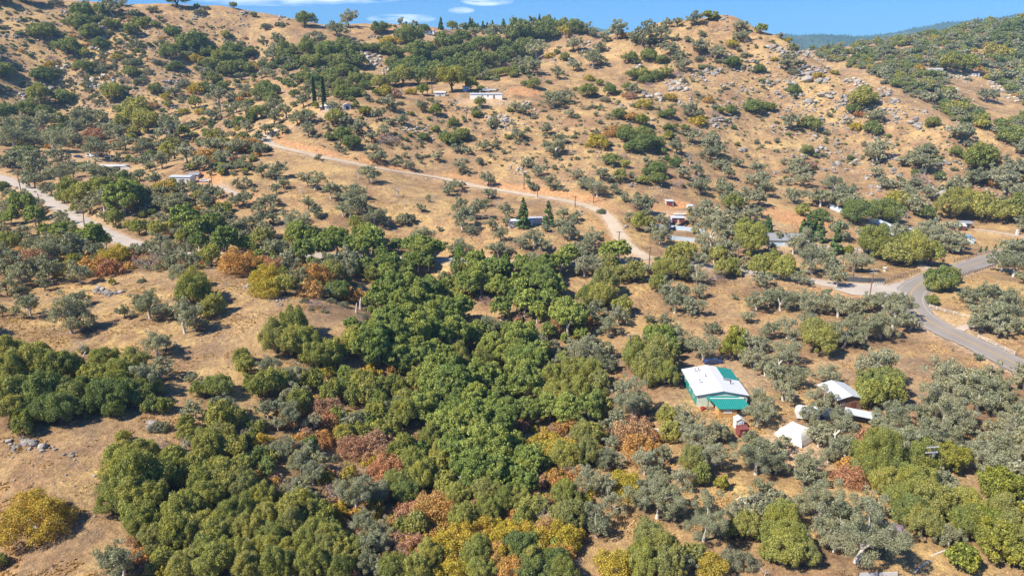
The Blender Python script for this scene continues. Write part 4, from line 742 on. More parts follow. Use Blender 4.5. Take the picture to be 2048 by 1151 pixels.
def palm_obj(loc, s):
    e = link('palm_tree', None, None, loc, rnd.random()*6, (s, s, s)); P = np.array([[0, 0, -.3], [.1, 0, 4], [.25, .1, 8], [.2, .1, 11]]); v, f = tube_np(P, [.4, .3, .26, .24], 8)
    link('trunk', np_mesh('trunk', v, f, (M['darkbark'],), smooth=True), e); Vs, Fs = [], []
    for i in range(34):
        a = i*2.4; el = 1.1-i*.055; L_ = 2.9; p = np.array([.2, .1, 11.]); row = []
        for j in range(5):
            t = j/4; q = p+np.array([cos(a)*cos(el)*L_*t, sin(a)*cos(el)*L_*t, sin(el)*L_*t-1.5*t*t]); wd = .38*(1-t)+.05; row += [q+np.array([-sin(a), cos(a), -.25])*wd, q, q+np.array([sin(a), -cos(a), -.25])*wd]
        b = len(Vs); Vs += row
        for j in range(4):
            for c in (0, 1): o = b+j*3+c; Fs.append((o, o+1, o+4, o+3))
    link('crown', np_mesh('crown', np.array(Vs), np.array(Fs), (M['a'],)), e); return e
CAP = 300
bykind = {}
for it in items: bykind.setdefault(it['k'], []).append(it)
labelled = []; nlod = [0, 0, 0, 0]; STUFF = []
for k, v in bykind.items():
    v.sort(key=lambda i: (not i['listed'], -i['w'])); v = [i for i in v if i['listed'] or not near_road(i['x'], i['y'], .3+i['wm']*.5)]
    vis = [i for i in v if i['listed'] and -20 < i['px'] < 2070 and i['py'] < 1200]; keep = set(id(i) for i in sorted(vis, key=lambda i: -i['w'])[:CAP])
    name, cat, look, grp = KIND[k]; cnt = 0
    for it in v:
        lod = 3 if it['w'] > 84 else 0 if it['w'] > 46 else (1 if it['w'] > 19 else 2)
        z = float(H(it['x'], it['y'])); rg = random.Random(int(it['px']*7+it['py']*131)); far_ = min(1, max(0, (it['y']-180)/220)); pi_ = rg.randrange(NV[lod] if lod != 2 else 5) if k in HS else 0
        if k in HS: proto(k, lod, pi_)
        s = it['wm']/WID.get((k, lod, pi_), 9.6)*((.80 if it['w'] > 48 else .86+.17*far_) if k == 'b' else 1.08 if k in 'ry' and 25 < it['w'] < 100 else .86 if k in 'ol' and it['w'] > 58 else .93+.05*far_)*(.74 if it['px'] < 225 and 385 < it['py'] < 500 and it['py'] > 345+.48*it['px'] else 1); sz = s*HS[k]*rg.uniform(.88, 1.12)*(1-.18*far_*(k not in 'ntk'))*(.78 if k == 'y' and it['w'] > 100 else .5 if k == 'l' and it['py'] < 100 else 1) if k in HS else s
        rot = rg.random()*2*pi; nlod[lod] += 1
        if id(it) in keep or k in 'aw':
            if not it['listed']: continue
            if k == 'a': o = palm_obj((it['x'], it['y'], z-.1), 1.0)
            elif k == 'w':
                s = it['wm']/6.5; o = link(name, DEAD[rg.randrange(5)], None, (it['x'], it['y'], z), rot, (s, s, s))
            else:
                pr = proto(k, lod, pi_)
                if lod == 2: o = link(name, pr[0], None, (it['x'], it['y'], z-.15), rot, (s, s, sz))
                else:
                    o = link(name, None, None, (it['x'], it['y'], z-.15), rot, (s, s, sz)); link('crown', pr[0], o); link('trunk', pr[1], o)
            o.rotation_euler = (rg.uniform(-.09, .09), rg.uniform(-.09, .09), rot) if k not in 'katn' else (0, 0, rot)
            tag(o, None, cat, grp); it['obj'] = o; it['look'] = look
            labelled.append(it)
        else:
            STUFF.append((k, 1 if it['w'] > 24 else 2, rg.randrange(5), it['x'], it['y'], z-.15, rot, s, sz, rg.random(), it['w']))
label_all(labelled)
print('plants', len(items), 'things', len(labelled), 'stuff', len(STUFF), nlod)
# bushes and far trees past the first 300 of a kind, baked into one mesh for each kind of growth
ARR = {}
def bake(name, rows, label, cat, grp):
    Vs, Fs, Ls, Ts, Ms, n = [], [], [], [], [], 0; ks_ = sorted({r[0] for r in rows}); mats = [M[k] for k in ks_]+[M['darkbark']]
    for k, lod, i, x, y, z, rot, s, sz, tone, wpx in rows:
        if (k, lod, i) not in ARR: ARR[(k, lod, i)] = plant_arrays(k, i+11*lod, lod)
        cv, cf, lf, tv, tf = ARR[(k, lod, i)]
        if wpx < 9: m = max(60, int(len(cf)*.30)); cf = cf[:m]; lf = lf[:m]; cv = cv[:4*m]; tv = tv[:0]; tf = tf[:0]
        V = np.r_[cv, tv]; c, s_ = cos(rot), sin(rot)
        if wpx < 9: q = V.reshape(-1, 4, 3); ce = q.mean(1, keepdims=True); V = (ce+(q-ce)*1.7).reshape(-1, 3)
        W_ = np.stack([(V[:, 0]*c-V[:, 1]*s_)*s+x, (V[:, 0]*s_+V[:, 1]*c)*s+y, V[:, 2]*sz+z], -1)
        Vs.append(W_); Fs.append(np.r_[cf, tf+len(cv)]+n); n += len(W_); Ls.append(np.r_[lf, np.zeros(len(tf))]); Ts.append(np.full(len(cf)+len(tf), tone)); Ms.append(np.r_[np.full(len(cf), ks_.index(k)), np.full(len(tf), len(ks_))])
    me = np_mesh(name, np.concatenate(Vs), np.concatenate(Fs), mats, np.concatenate(Ms), {'leaf': ('FACE', np.concatenate(Ls)), 'tone': ('FACE', np.concatenate(Ts))})
    return tag(link(name, me), label, cat, grp, 'stuff')
trees_b = [r for r in STUFF if r[0] == 'b']; rest = [r for r in STUFF if r[0] != 'b']
bake('distant_oak_woodland', [r for r in trees_b if r[10] >= 9], 'small far-off grey-green oaks scattered over all the hillsides', 'oak woodland', None)
bake('hillside_chaparral', [r for r in rest if r[10] >= 9], 'mass of dark green chaparral covering the canyon and far right hill', 'chaparral', None)
bake('low_scrub', [r for r in STUFF if r[10] < 9], 'low tufts of scrub dotted over the dry hills', 'scrub', None)
# ---------------------------------------------------------------- rocks
def rock_arr(seed, sub=3):
    import bmesh
    rng = np.random.default_rng(seed); bm = bmesh.new(); bmesh.ops.create_icosphere(bm, subdivisions=sub, radius=1.0)
    V = np.array([v.co[:] for v in bm.verts]); Fq = np.array([[v.index for v in f.verts] for f in bm.faces]); bm.free()
    for _ in range(11):
        d = rng.normal(size=3); d /= np.linalg.norm(d); h = .52+.35*rng.random(); t = V @ d; V = V-np.maximum(t-h, 0)[:, None]*d*.92
    V *= (1+.10*fbm(V[:, 0]*2+seed*3.1, V[:, 1]*2+V[:, 2]*1.7, seed, 3))[:, None]; V *= np.array([1, .75+.4*rng.random(), .6+.25*rng.random()])
    return V, Fq
RK = [rock_arr(i) for i in range(9)]; RKS = [rock_arr(i, 2) for i in range(9)]
RME = {(i, m): np_mesh('boulder', *RK[i], (M[m],)) for i in range(9) for m in ('rock', 'palerock')}
ROCKS = '''190 68 28 30 60 8 p|132 22 14 7 12 6|162 24 10 4 8 6 p|185 30 12 4 6 6 p|205 165 32 14 40 10 p|215 176 18 8 16 10 p|130 135 22 9 24 9 p|45 186 16 8 8 8 p|60 198 26 9 34 7 p|90 178 18 9 18 9|345 125 16 5 16 6|340 168 32 14 34 8|275 182 14 6 8 5|205 212 12 6 10 5|450 213 18 6 16 7|355 214 20 5 16 6|395 36 10 5 8 6|405 24 8 6 6 7|355 57 10 4 5 7|385 38 6 3 4 6|390 72 10 5 7 6|490 28 8 4 5 8|490 52 14 4 8 5|455 26 6 3 3 5|20 72 24 6 16 5 p|30 42 8 4 6 6 p|275 270 20 8 6 5|20 215 40 8 20 3 p|120 150 60 30 30 3 p|260 130 60 40 30 4|380 160 50 20 22 4
722 108 16 7 26 7 p|742 116 20 9 34 8 p|760 128 20 9 34 8 p|772 142 16 9 26 8 p|568 36 14 5 16 7|690 50 14 6 14 7|645 52 20 3 10 5 p|530 58 12 3 6 5|692 84 12 6 14 6|745 74 14 4 10 6|880 95 16 5 10 6 p|845 68 22 6 14 5 p|590 160 10 4 8 6|598 150 6 6 4 8|640 236 16 8 12 7 p|715 250 16 12 14 6|820 255 22 12 36 7 p|850 262 24 10 26 7 p|875 272 24 10 20 6 p|870 238 14 6 10 5|920 218 16 6 10 6|885 243 10 5 6 7|985 180 26 8 24 6|995 238 24 12 34 9|1015 246 14 10 16 8|960 252 20 8 10 5|800 188 8 4 4 4|1000 258 18 10 14 6 p
1050 215 22 12 30 7 p|1068 226 12 8 14 7|1030 250 20 14 24 6|1175 95 16 10 22 7|1110 116 16 8 12 8|1135 124 10 5 4 9|1090 120 12 8 10 5|1070 155 24 10 20 4|1150 145 20 12 14 4|1245 212 12 8 10 8|1275 134 10 4 6 8 p|1300 188 18 8 14 12 p|1318 198 12 6 8 10 p|1350 165 22 12 30 11 p|1372 176 16 8 18 10 p|1345 180 16 6 10 10 p|1400 150 16 8 18 9|1425 145 14 6 12 10|1435 142 10 6 8 9|1415 160 14 6 10 8|1450 110 20 8 20 6|1505 125 14 6 14 9|1490 140 22 8 20 7|1530 166 18 8 12 10|1455 170 12 6 8 10|1490 185 26 12 26 7|1500 212 30 10 26 7|1440 210 20 8 14 7|1370 205 16 8 14 7|1438 245 18 14 26 9|1460 240 14 10 16 8|1300 245 10 8 12 9|1260 248 10 6 8 8|1345 200 10 5 6 7|1440 32 16 9 34 6|1450 40 10 5 12 5|1455 58 20 6 14 5|1440 62 18 4 10 4|1560 60 0 0 0 5
1548 98 14 8 18 9|1570 98 18 8 20 8|1597 104 14 7 16 8|1625 108 18 8 22 9|1645 118 14 7 14 8|1615 142 26 10 34 11|1645 140 12 8 14 10|1600 155 12 8 10 9|1618 156 10 8 5 18|1650 163 12 6 6 13|1650 188 14 9 7 16|1665 185 8 6 5 10|1612 210 8 7 4 15|1700 162 14 6 12 8 p|1722 170 18 10 28 8 p|1715 182 12 6 16 9|1745 190 16 10 14 14|1757 196 10 8 8 12|1770 185 16 8 14 9|1785 204 12 6 8 10|1695 200 16 10 14 9|1688 212 14 8 10 8|1740 150 8 4 5 10 p|1765 222 18 8 14 9|1790 240 16 7 10 9|1830 246 16 8 12 11|1840 255 12 6 6 11|1800 230 14 6 10 7|1840 222 18 6 12 7 p|1860 235 24 8 18 5 p|1900 250 26 10 18 5 p|1905 258 14 5 8 9|1700 250 18 10 14 9|1695 240 10 6 6 9|1570 170 26 12 26 8|1560 190 22 10 18 8|1600 185 18 8 10 7|1575 230 20 10 16 7|1560 255 18 6 12 7|1630 250 14 10 12 10|1640 240 8 8 6 11|1660 255 16 8 10 7|1625 275 14 8 12 9|1585 268 16 6 8 7|1745 282 12 6 4 14|1675 284 12 5 5 11|1710 268 10 6 4 10|1900 153 24 6 40 5 p|1925 160 16 8 18 5 p|1990 168 16 8 26 6 p|2005 180 12 6 14 5 p|2025 198 18 8 26 5 p|1560 130 50 30 60 6|1650 225 80 30 90 6|1760 215 60 20 50 6|1580 210 60 30 60 5
1290 300 14 6 6 9|1195 305 8 8 5 9|1200 322 8 5 4 9|1225 330 6 5 3 9|1090 335 10 10 6 6|1040 345 14 12 18 8 p|1030 325 10 8 8 7 p|1165 345 14 10 8 6 p|1265 370 8 4 3 9|1320 380 28 10 26 5 p|1337 420 1 1 1 13 p|1330 330 0 0 0 5|1488 304 9 4 2 20|1250 452 8 4 2 8|1160 425 10 5 4 9 p|1130 362 6 3 3 7|1140 362 2 1 1 12
1590 310 40 12 20 8|1625 300 14 6 8 11|1652 298 10 6 6 10|1672 292 10 5 4 10|1715 327 12 7 5 18|1672 328 6 4 2 14|1690 343 5 4 2 16|1660 342 12 5 6 10|1552 348 10 5 7 9|1575 362 6 4 3 12|1722 345 6 4 3 10|1745 325 16 8 8 9|1780 320 24 10 10 8|1740 355 10 5 5 11|1752 377 12 7 7 16|1748 404 9 4 4 14|1735 390 12 5 6 8|1795 345 14 8 7 9|1870 385 16 12 6 26|1875 390 12 6 4 18|1893 398 8 4 2 26|1878 397 8 4 2 18|1890 325 18 6 8 12|1875 332 8 5 3 14|1920 326 10 4 4 13|1960 300 20 8 10 8|1990 345 18 8 10 8|1820 372 12 8 8 9|1845 415 12 5 4 9|1640 320 50 20 40 6|1730 310 80 18 60 6|1980 380 30 14 14 8
200 582 14 6 16 13|222 585 14 7 12 16|238 588 8 5 6 14|298 850 14 8 7 26|312 858 10 6 4 20|30 885 30 9 16 13|60 884 12 8 6 18|88 895 12 8 3 34 p|105 897 9 6 3 20|40 900 30 8 10 10|140 908 16 5 8 10|205 942 16 4 6 9|50 880 20 5 8 9|188 950 8 4 3 10|565 606 20 9 24 7|545 602 12 5 8 6|180 965 8 4 2 9|1000 590 0 0 0 5|500 572 18 5 12 10|485 574 8 4 6 9|985 395 12 6 6 7|1020 338 10 6 8 8|480 280 0 0 0 5|1560 880 0 0 0 4|1650 870 8 4 3 8'''
rs = []; rrn = random.Random(9)
for a in ROCKS.replace('\n', '|').split('|'):
    q = a.split(); cx, cy, rx, ry, n, w_ = map(float, q[:6])
    for _ in range(int(n)):
        an = rrn.random()*2*pi; rd = math.sqrt(rrn.random()); rs.append((cx+cos(an)*rd*rx, cy+sin(an)*rd*ry, w_*rrn.choice((.3, .45, .6, .8, 1)), 'palerock' if len(q) > 6 and rrn.random() < .7 else 'rock'))
n_big = len(rs)
for x0, y0, x1, y1, n in ((0, 20, 500, 260, 1200), (150, 60, 330, 230, 300), (560, 230, 1000, 320, 160), (1000, 90, 1560, 380, 560), (1520, 90, 2040, 400, 900), (620, 330, 1000, 380, 60), (0, 590, 700, 720, 60), (0, 900, 230, 1140, 60)):
    for _ in range(n): rs.append((rrn.uniform(x0, x1), rrn.uniform(y0, y1), rrn.choice((1.6, 2.2, 3, 3.8)) if y0 < 500 else rrn.choice((3, 4, 6)), rrn.choice(('rock', 'palerock'))))
PR = cast(np.array([r[0] for r in rs]), np.array([r[1] for r in rs])); rl = []; small = []
for i, (r, p) in enumerate(zip(rs, PR)):
    if np.isnan(p[0]) or p[1] > 2000: continue
    wm = r[2]*np.linalg.norm(p-[0, 0, CAMZ])/F; rl.append((r, p, wm, i))
rl.sort(key=lambda a: -a[0][2]); lab2 = []
for j, (r, p, wm, i) in enumerate(rl):
    s = wm*(.56 if r[1] < 500 else .44); rot = rrn.random()*6.28; k = rrn.randrange(9); zz = p[2]+s*.18; szz = s*rrn.uniform(.7, 1.15)
    if j < 300:
        o = link('boulder', RME[(k, r[3])], None, (p[0], p[1], zz), rot, (s*rrn.uniform(.85, 1.2), s, szz)); o.rotation_euler = (rrn.uniform(-.3, .3), rrn.uniform(-.3, .3), rot)
        tag(o, None, 'boulder', 'boulders strewn over the hills'); lab2.append(dict(obj=o, px=r[0], py=r[1], w=r[2], look='pale weathered boulder' if r[3] == 'palerock' else 'grey weathered boulder'))
    else: small.append((k, p[0], p[1], zz, rot, s, szz, r[3]))
label_all(lab2)
Vs, Fs, Ms, Ts, n = [], [], [], [], 0
for k, x, y, z, rot, s, szz, m in small:
    V, Fq = RKS[k] if s > .8 else RKS[k]; c, s_ = cos(rot), sin(rot)
    Vs.append(np.stack([(V[:, 0]*c-V[:, 1]*s_)*s+x, (V[:, 0]*s_+V[:, 1]*c)*s+y, V[:, 2]*szz+z], -1)); Fs.append(Fq+n); n += len(V); Ms.append(np.full(len(Fq), int(m == 'palerock'))); Ts.append(np.full(len(Fq), rrn.random()))
tag(link('scattered_rubble', np_mesh('scattered_rubble', np.concatenate(Vs), np.concatenate(Fs), (M['rock'], M['palerock']), np.concatenate(Ms), {'tone': ('FACE', np.concatenate(Ts))})), 'small grey stones and rubble strewn over the dry hills', 'rubble', None, 'stuff')
print('rocks', len(rl))
# ---------------------------------------------------------------- the ground sheet, its soil and litter
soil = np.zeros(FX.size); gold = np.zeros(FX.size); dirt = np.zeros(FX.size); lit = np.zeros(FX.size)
Xf, Yf, Zf = FX.ravel(), FY.ravel(), FZ.ravel()
hsP = RL['hillside']; dH = DIST['hillside']; nr = np.nonzero(dH < 16)[0]
rz_ = np.zeros(len(nr)); 
for s0 in range(0, len(nr), 20000):
    ii = nr[s0:s0+20000]; jj = np.argmin((Xf[ii, None]-hsP[None, :, 0])**2+(Yf[ii, None]-hsP[None, :, 1])**2, 1); rz_[s0:s0+20000] = Zf[ii]-hsP[jj, 2]
soil[nr] = np.clip(1.35-np.abs(dH[nr]-6)/5.0, 0, 1)*np.clip(rz_*1.6+.1, 0, 1)*np.clip(.65+1.6*fbm(Xf[nr]/22, Yf[nr]/22, 31, 2), .45, 1)*np.clip((320-Xf[nr])/1, 0, 1)
def spot(arr, px, py, rm, amt=1.0, ry=None):
    p = cast([px], [py])[0]; ry = ry or rm; d = ((Xf-p[0])/rm)**2+((Yf-p[1])/ry)**2; np.maximum(arr, np.clip(1.6-1.6*d, 0, 1)*amt, out=arr)
for a in ((430,345,13,1,9),(480,395,16,.5,9),(415,362,9,.9),(1352,408,7,1,4),(1325,420,9,.5,5),(1590,440,15,.8,9),(1640,452,14,.8,9),(1560,430,14,.6),(500,300,10,.4),(1048,183,14,.8,8),(790,62,30,.4,12),(1690,575,12,.4,6),(1720,590,8,.5,3),(1730,178,16,.4,12),(560,268,8,.5),(1750,430,12,.3)): spot(soil, a[0], a[1], a[2], a[3], a[4] if len(a) > 4 else None)
for a in ((1960,580,32,.9,18),(1980,650,26,.7,10),(1360,490,12,.9,8),(1180,440,18,.4),(1990,480,20,.3),(1380,860,18,.4),(1640,960,20,.5),(1600,910,14,.5),(1860,1090,14,.6),(1360,1010,22,.4),(1480,960,16,.6),(650,340,22,.6,9),(100,80,60,.4,40),(60,200,40,.4),(1240,660,16,.4),(1750,950,14,.6),(1700,1000,14,.7),(1300,1060,18,.4),(1250,480,9,.5)): spot(gold, a[0], a[1], a[2], a[3], a[4] if len(a) > 4 else None)
for a in ((972,203,22,.7,6),(1340,430,16,.7,8),(350,365,9,.7,4),(225,350,18,.6,8),(160,318,30,.5,12),(1600,500,20,.5),(1820,475,18,.6,8),(1780,770,30,.25,20),(1440,745,16,.4),(1600,895,9,.8),(1700,560,12,.5),(1870,640,20,.4,6),(1950,670,20,.35,6),(1985,935,12,.6,8),(840,66,30,.5),(660,222,10,.5),(1500,440,20,.4)): spot(dirt, a[0], a[1], a[2], a[3], a[4] if len(a) > 4 else None)
for k in ('highway', 'valley', 'hillside', 'drive', 'driveb', 'drivec', 'drived'):
    hw = ROADS[k][1]; dirt = np.maximum(dirt, np.clip((hw+2.2-DIST[k])/1.6, 0, 1)*.9)
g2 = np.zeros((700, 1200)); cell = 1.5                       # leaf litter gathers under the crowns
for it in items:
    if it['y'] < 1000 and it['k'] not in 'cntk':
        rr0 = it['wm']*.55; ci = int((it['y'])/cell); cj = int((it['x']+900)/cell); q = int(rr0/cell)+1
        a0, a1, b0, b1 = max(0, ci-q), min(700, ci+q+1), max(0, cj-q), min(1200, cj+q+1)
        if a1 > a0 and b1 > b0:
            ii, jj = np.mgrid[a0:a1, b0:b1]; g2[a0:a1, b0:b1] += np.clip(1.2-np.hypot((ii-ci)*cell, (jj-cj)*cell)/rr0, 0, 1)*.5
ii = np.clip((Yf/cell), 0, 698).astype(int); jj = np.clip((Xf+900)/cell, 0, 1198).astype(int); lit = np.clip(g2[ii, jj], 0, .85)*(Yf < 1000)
gi = np.arange(NR*NC).reshape(NR, NC); quads = np.stack([gi[:-1, :-1], gi[:-1, 1:], gi[1:, 1:], gi[1:, :-1]], -1).reshape(-1, 4)
V = np.stack([Xf, Yf, Zf], -1)
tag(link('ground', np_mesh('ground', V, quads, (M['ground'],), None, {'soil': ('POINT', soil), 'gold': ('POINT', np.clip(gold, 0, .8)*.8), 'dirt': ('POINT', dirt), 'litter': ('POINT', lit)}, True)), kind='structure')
# tufts of dry grass on the near slopes
rg_ = np.random.default_rng(12); n_g = 150000; gy = 70+250*rg_.random(n_g)**1.25; gx = (rg_.random(n_g)*2-1)*gy*.98+0; nn = fbm(gx/7, gy/7, 41, 3)+.6*fbm(gx/1.8, gy/1.8, 43, 2)
ok = nn > .05+.25*rg_.random(n_g); ii = np.clip(gy/cell, 0, 698).astype(int); jj = np.clip((gx+900)/cell, 0, 1198).astype(int); ok &= g2[ii, jj] < .5
for k_, P_, hw_, bl_ in PATHS:
    d_ = np.full(n_g, 99.)
    m_ = np.nonzero((gx > P_[:, 0].min()-9) & (gx < P_[:, 0].max()+9) & (gy > P_[:, 1].min()-9) & (gy < P_[:, 1].max()+9))[0]
    if len(m_): d_[m_] = np.sqrt(((gx[m_, None]-P_[None, :, 0])**2+(gy[m_, None]-P_[None, :, 1])**2).min(1)); ok &= d_ > hw_+(1.2 if k_ != 'plot' else 4)
gx, gy = gx[ok], gy[ok]; gz = H(gx, gy); m_ = len(gx); T_ = []
for q in range(3):
    a_ = rg_.random(m_)*6.28; h_ = (.14+.30*rg_.random(m_)); r_ = .10+.22*rg_.random(m_); ox, oy = np.cos(a_)*r_, np.sin(a_)*r_
    T_.append(np.stack([np.stack([gx-ox, gy-oy, gz-.05], -1), np.stack([gx+ox, gy+oy, gz-.05], -1), np.stack([gx+oy*.8+.1, gy-ox*.8, gz+h_], -1)], 1))
T_ = np.concatenate(T_).reshape(-1, 3); M['straw'] = leaf_mat('straw', [(.42, .28, .13), (.58, .41, .18), (.50, .34, .16), (.36, .24, .13)], .3, .3, (1, .95, .9))
tag(link('dry_grass', np_mesh('dry_grass', T_, np.arange(len(T_)).reshape(-1, 3), (M['straw'],), None, {'tone': ('FACE', np.tile(rg_.random(m_), 3)), 'leaf': ('FACE', np.tile(rg_.random(m_), 3))})), 'tufts of dry straw-coloured grass on the near slopes', 'grass', None, 'stuff')
print('tufts', m_)
# ---------------------------------------------------------------- roads
def asphalt(name, a, b_, worn=.0):
    m, t, b = new_mat(name); P = t.nodes.new('ShaderNodeNewGeometry').outputs['Position']
    c = ramp(t, mth('MULTIPLY_ADD', noise(t, .12, 5, P), .6, mth('MULTIPLY', noise(t, 1.4, 6, P, .7), .4, tree=t), tree=t), [(.32, a), (.7, b_)])
    t.links.new(c, b.inputs['Base Color']); b.inputs['Roughness'].default_value = .85; return m
MR = {'highway': asphalt('worn_asphalt', (.20, .17, .145), (.29, .25, .215)), 'valley': asphalt('pale_dusty_asphalt', (.33, .275, .225), (.46, .395, .335)), 'hillside': asphalt('bleached_asphalt', (.40, .305, .21), (.53, .43, .315)),
      'track': asphalt('gravel_track', (.36, .28, .21), (.50, .41, .33))}
def ribbon(name, P, hw, mat, lift=.10, off=0.0, ns=5, label=None):
    T = np.gradient(P[:, :2], axis=0); T /= np.linalg.norm(T, axis=1)[:, None]; Nn = np.stack([T[:, 1], -T[:, 0]], -1); rng = np.random.default_rng(3); s = np.linspace(-1, 1, ns)
    V = []
    for i in range(len(P)):
        for j in range(ns):
            e = hw*s[j]*(1+(.05*math.sin(i*.9)+.06*rng.normal() if j in (0, ns-1) and hw > 1 else 0)); V.append((P[i, 0]+Nn[i, 0]*(e+off), P[i, 1]+Nn[i, 1]*(e+off), P[i, 2]+lift+.04*(1-s[j]**2)*(hw > 1)))
    gi = np.arange(len(P)*ns).reshape(len(P), ns); Fq = np.stack([gi[:-1, :-1], gi[:-1, 1:], gi[1:, 1:], gi[1:, :-1]], -1).reshape(-1, 4)
    return tag(link(name, np_mesh(name, np.array(V), Fq, (mat,))), kind='structure')
def fine(P, step=1.5): return smooth_line(P, step, 2)
ribbon('valley_road', fine(RL['valley']), 3.5, MR['valley'], .09)
ribbon('highway_road', fine(RL['highway']), 4.8, MR['highway'], .20)
ribbon('hillside_road', fine(RL['hillside']), 2.75, MR['hillside'], .16)
for k, nm in (('drive', 'field_track'), ('driveb', 'yard_track'), ('drivec', 'gravel_drive_path'), ('drived', 'cabin_track')): ribbon(nm, fine(RL[k]), ROADS[k][1]*.8, MR['track'], .08)
yel = plain('yellow_road_paint', (.50, .31, .08), .7, 0, .25, .7); wht = plain('white_road_paint', (.55, .52, .48), .7, 0, .3, .7)
hP = fine(RL['highway'], 1.5)
ribbon('centre_line_marking', hP, .07, yel, .26, -.10, 2); ribbon('centre_line_marking', hP, .07, yel, .26, .16, 2)
ribbon('road_edge_marking', hP, .05, wht, .225, 3.7, 2); ribbon('road_edge_marking', hP, .05, wht, .225, -3.7, 2)
# ---------------------------------------------------------------- forest of the far blue range
rf = np.random.default_rng(5); Vs, Fs, n = [], [], 0
for _ in range(5200):
    y = rf.uniform(3300, 4900); x = rf.uniform(900, 4300); h = rf.uniform(8, 16); z = float(H(x, y)); r = h*.22
    a = np.arange(5)*2*pi/5; v = np.r_[np.stack([x+cos(1)*0+np.cos(a)*r, y+np.sin(a)*r, np.full(5, z)], -1), [[x, y, z+h]]]
    Vs.append(v); Fs.append(np.array([[i, (i+1) % 5, 5] for i in range(5)])+n); n += 6
tag(link('distant_forest', np_mesh('distant_forest', np.concatenate(Vs), np.concatenate(Fs), (M['k'],))), 'dark conifer forest on the far blue range', 'forest', None, 'stuff')

# ---------------------------------------------------------------- buildings
a = MB(); jp = cast(*pxline('1664 578|1700 566|1770 570|1812 562|1822 590|1812 606|1765 592|1705 590').T); vs = [(q[0], q[1], float(H(q[0], q[1]))+.10) for q in jp]
cx_, cy_ = np.mean([v[0] for v in vs]), np.mean([v[1] for v in vs]); ring = [[(cx_+(v[0]-cx_)*k, cy_+(v[1]-cy_)*k) for v in vs] for k in (.33, .66, 1.0)]; V_ = [(cx_, cy_, float(H(cx_, cy_))+.16)]; n_v = len(vs)
for r_ in ring: V_ += [(x, y, float(H(x, y))+.16) for x, y in r_]
F_ = [(0, 1+i, 1+(i+1) % n_v) for i in range(n_v)]+[(1+k*n_v+i, 1+(k+1)*n_v+i, 1+(k+1)*n_v+(i+1) % n_v, 1+k*n_v+(i+1) % n_v) for k in (0, 1) for i in range(n_v)]
a.add(V_, F_); tag(a.build('junction_road', MR['valley']), kind='structure')
def metal_roof(name, col, rib=.35, rough=.45, var=.12):
    m, t, b = new_mat(name); g = t.nodes.new('ShaderNodeTexCoord').outputs['Object']
    c = mixc(t, 1.0, tuple(col), mth('MULTIPLY_ADD', noise(t, .9, 6, g, .7), 2*var, 1-var, tree=t), 'MULTIPLY')
    st = mth('MULTIPLY', mth('SUBTRACT', noise(t, .35, 5, g, .7), .56, tree=t), 4.0, tree=t, clamp=True)
    c = mixc(t, mth('MULTIPLY', st, .35, tree=t), c, mixc(t, 1.0, c, (.72, .62, .52), 'MULTIPLY')); t.links.new(c, b.inputs['Base Color'])
    sp = t.nodes.new('ShaderNodeSeparateXYZ'); t.links.new(g, sp.inputs[0]); b.inputs['Roughness'].default_value = rough
    if rib: bump(t, b, mth('SINE', mth('MULTIPLY', sp.outputs[0 if rib > 0 else 1], 2*pi/abs(rib), tree=t), tree=t), .018)
    return m
B = {'white': metal_roof('white_roof_coating', (.56, .56, .555), -1.2, .6, .12), 'teal': metal_roof('teal_metal_roof', (.018, .215, .18), .5, .5), 'sage': plain('pale_green_siding', (.52, .62, .52), .8),
 'wood': plain('ochre_timber_siding', (.50, .29, .10), .8, 0, .25), 'dark': plain('dark_opening', (.035, .035, .04), .6), 'glass': plain('window_glass', (.06, .08, .10), .15), 'trim': plain('white_trim', (.60, .585, .55), .7, 0, .08),
 'grey': metal_roof('grey_shingle_roof', (.22, .225, .24), 0, .9), 'pale': metal_roof('pale_tin_roof', (.50, .52, .54), .3, .4, .15), 'tin': metal_roof('weathered_tin_roof', (.48, .48, .47), .3, .5, .25), 'blueroof': metal_roof('blue_tin_roof', (.14, .30, .50), .3, .5),
 'purple': metal_roof('dull_brown_roof', (.20, .145, .15), .3, .7, .25), 'red': plain('red_painted_boards', (.19, .05, .04), .8, 0, .3), 'maroon': plain('maroon_doors', (.20, .04, .035), .7, 0, .2), 'blue': plain('light_blue_siding', (.42, .56, .68), .8, 0, .12),
 'bluef': plain('pale_blue_fence_boards', (.50, .60, .70), .8, 0, .15), 'cream': plain('cream_siding', (.86, .82, .72), .8, 0, .1), 'yellow': plain('pale_yellow_siding', (.66, .58, .32), .8, 0, .1), 'tan': plain('tan_siding', (.50, .42, .32), .8, 0, .15),
 'brown': plain('brown_boards', (.22, .13, .08), .9, 0, .3), 'fabric': plain('white_canvas', (.66, .62, .54), .9, 0, .05), 'orange': metal_roof('orange_tile_roof', (.42, .20, .12), 0, .9), 'black': plain('black_rubber', (.02, .02, .02), .8), 'pole': plain('brown_pole_wood', (.17, .115, .08), .9, 0, .2),
 'steel': plain('galvanised_steel', (.40, .41, .42), .4, .6), 'tarp': plain('blue_tarpaulin', (.05, .15, .35), .5, 0, .3), 'darkfence': plain('dark_slatted_fence', (.06, .065, .075), .8, 0, .2), 'concrete': plain('bleached_concrete', (.58, .54, .48), .9, 0, .15),
 'darkblue': plain('dark_blue_car_paint', (.03, .05, .13), .3), 'whitecar': plain('white_car_paint', (.7, .7, .7), .3, 0, .03), 'redcar': plain('red_car_paint', (.30, .05, .04), .35), 'yellowpole': plain('fresh_yellow_pole', (.50, .35, .14), .9)}
def root(name, px, py, yaw=0, label=None, cat=None, group=None, dz=0, p=None):
    p = at(px, py) if p is None else p; o = link(name, None, None, (p[0], p[1], p[2]+dz), R(yaw)); return tag(o, label, cat, group)
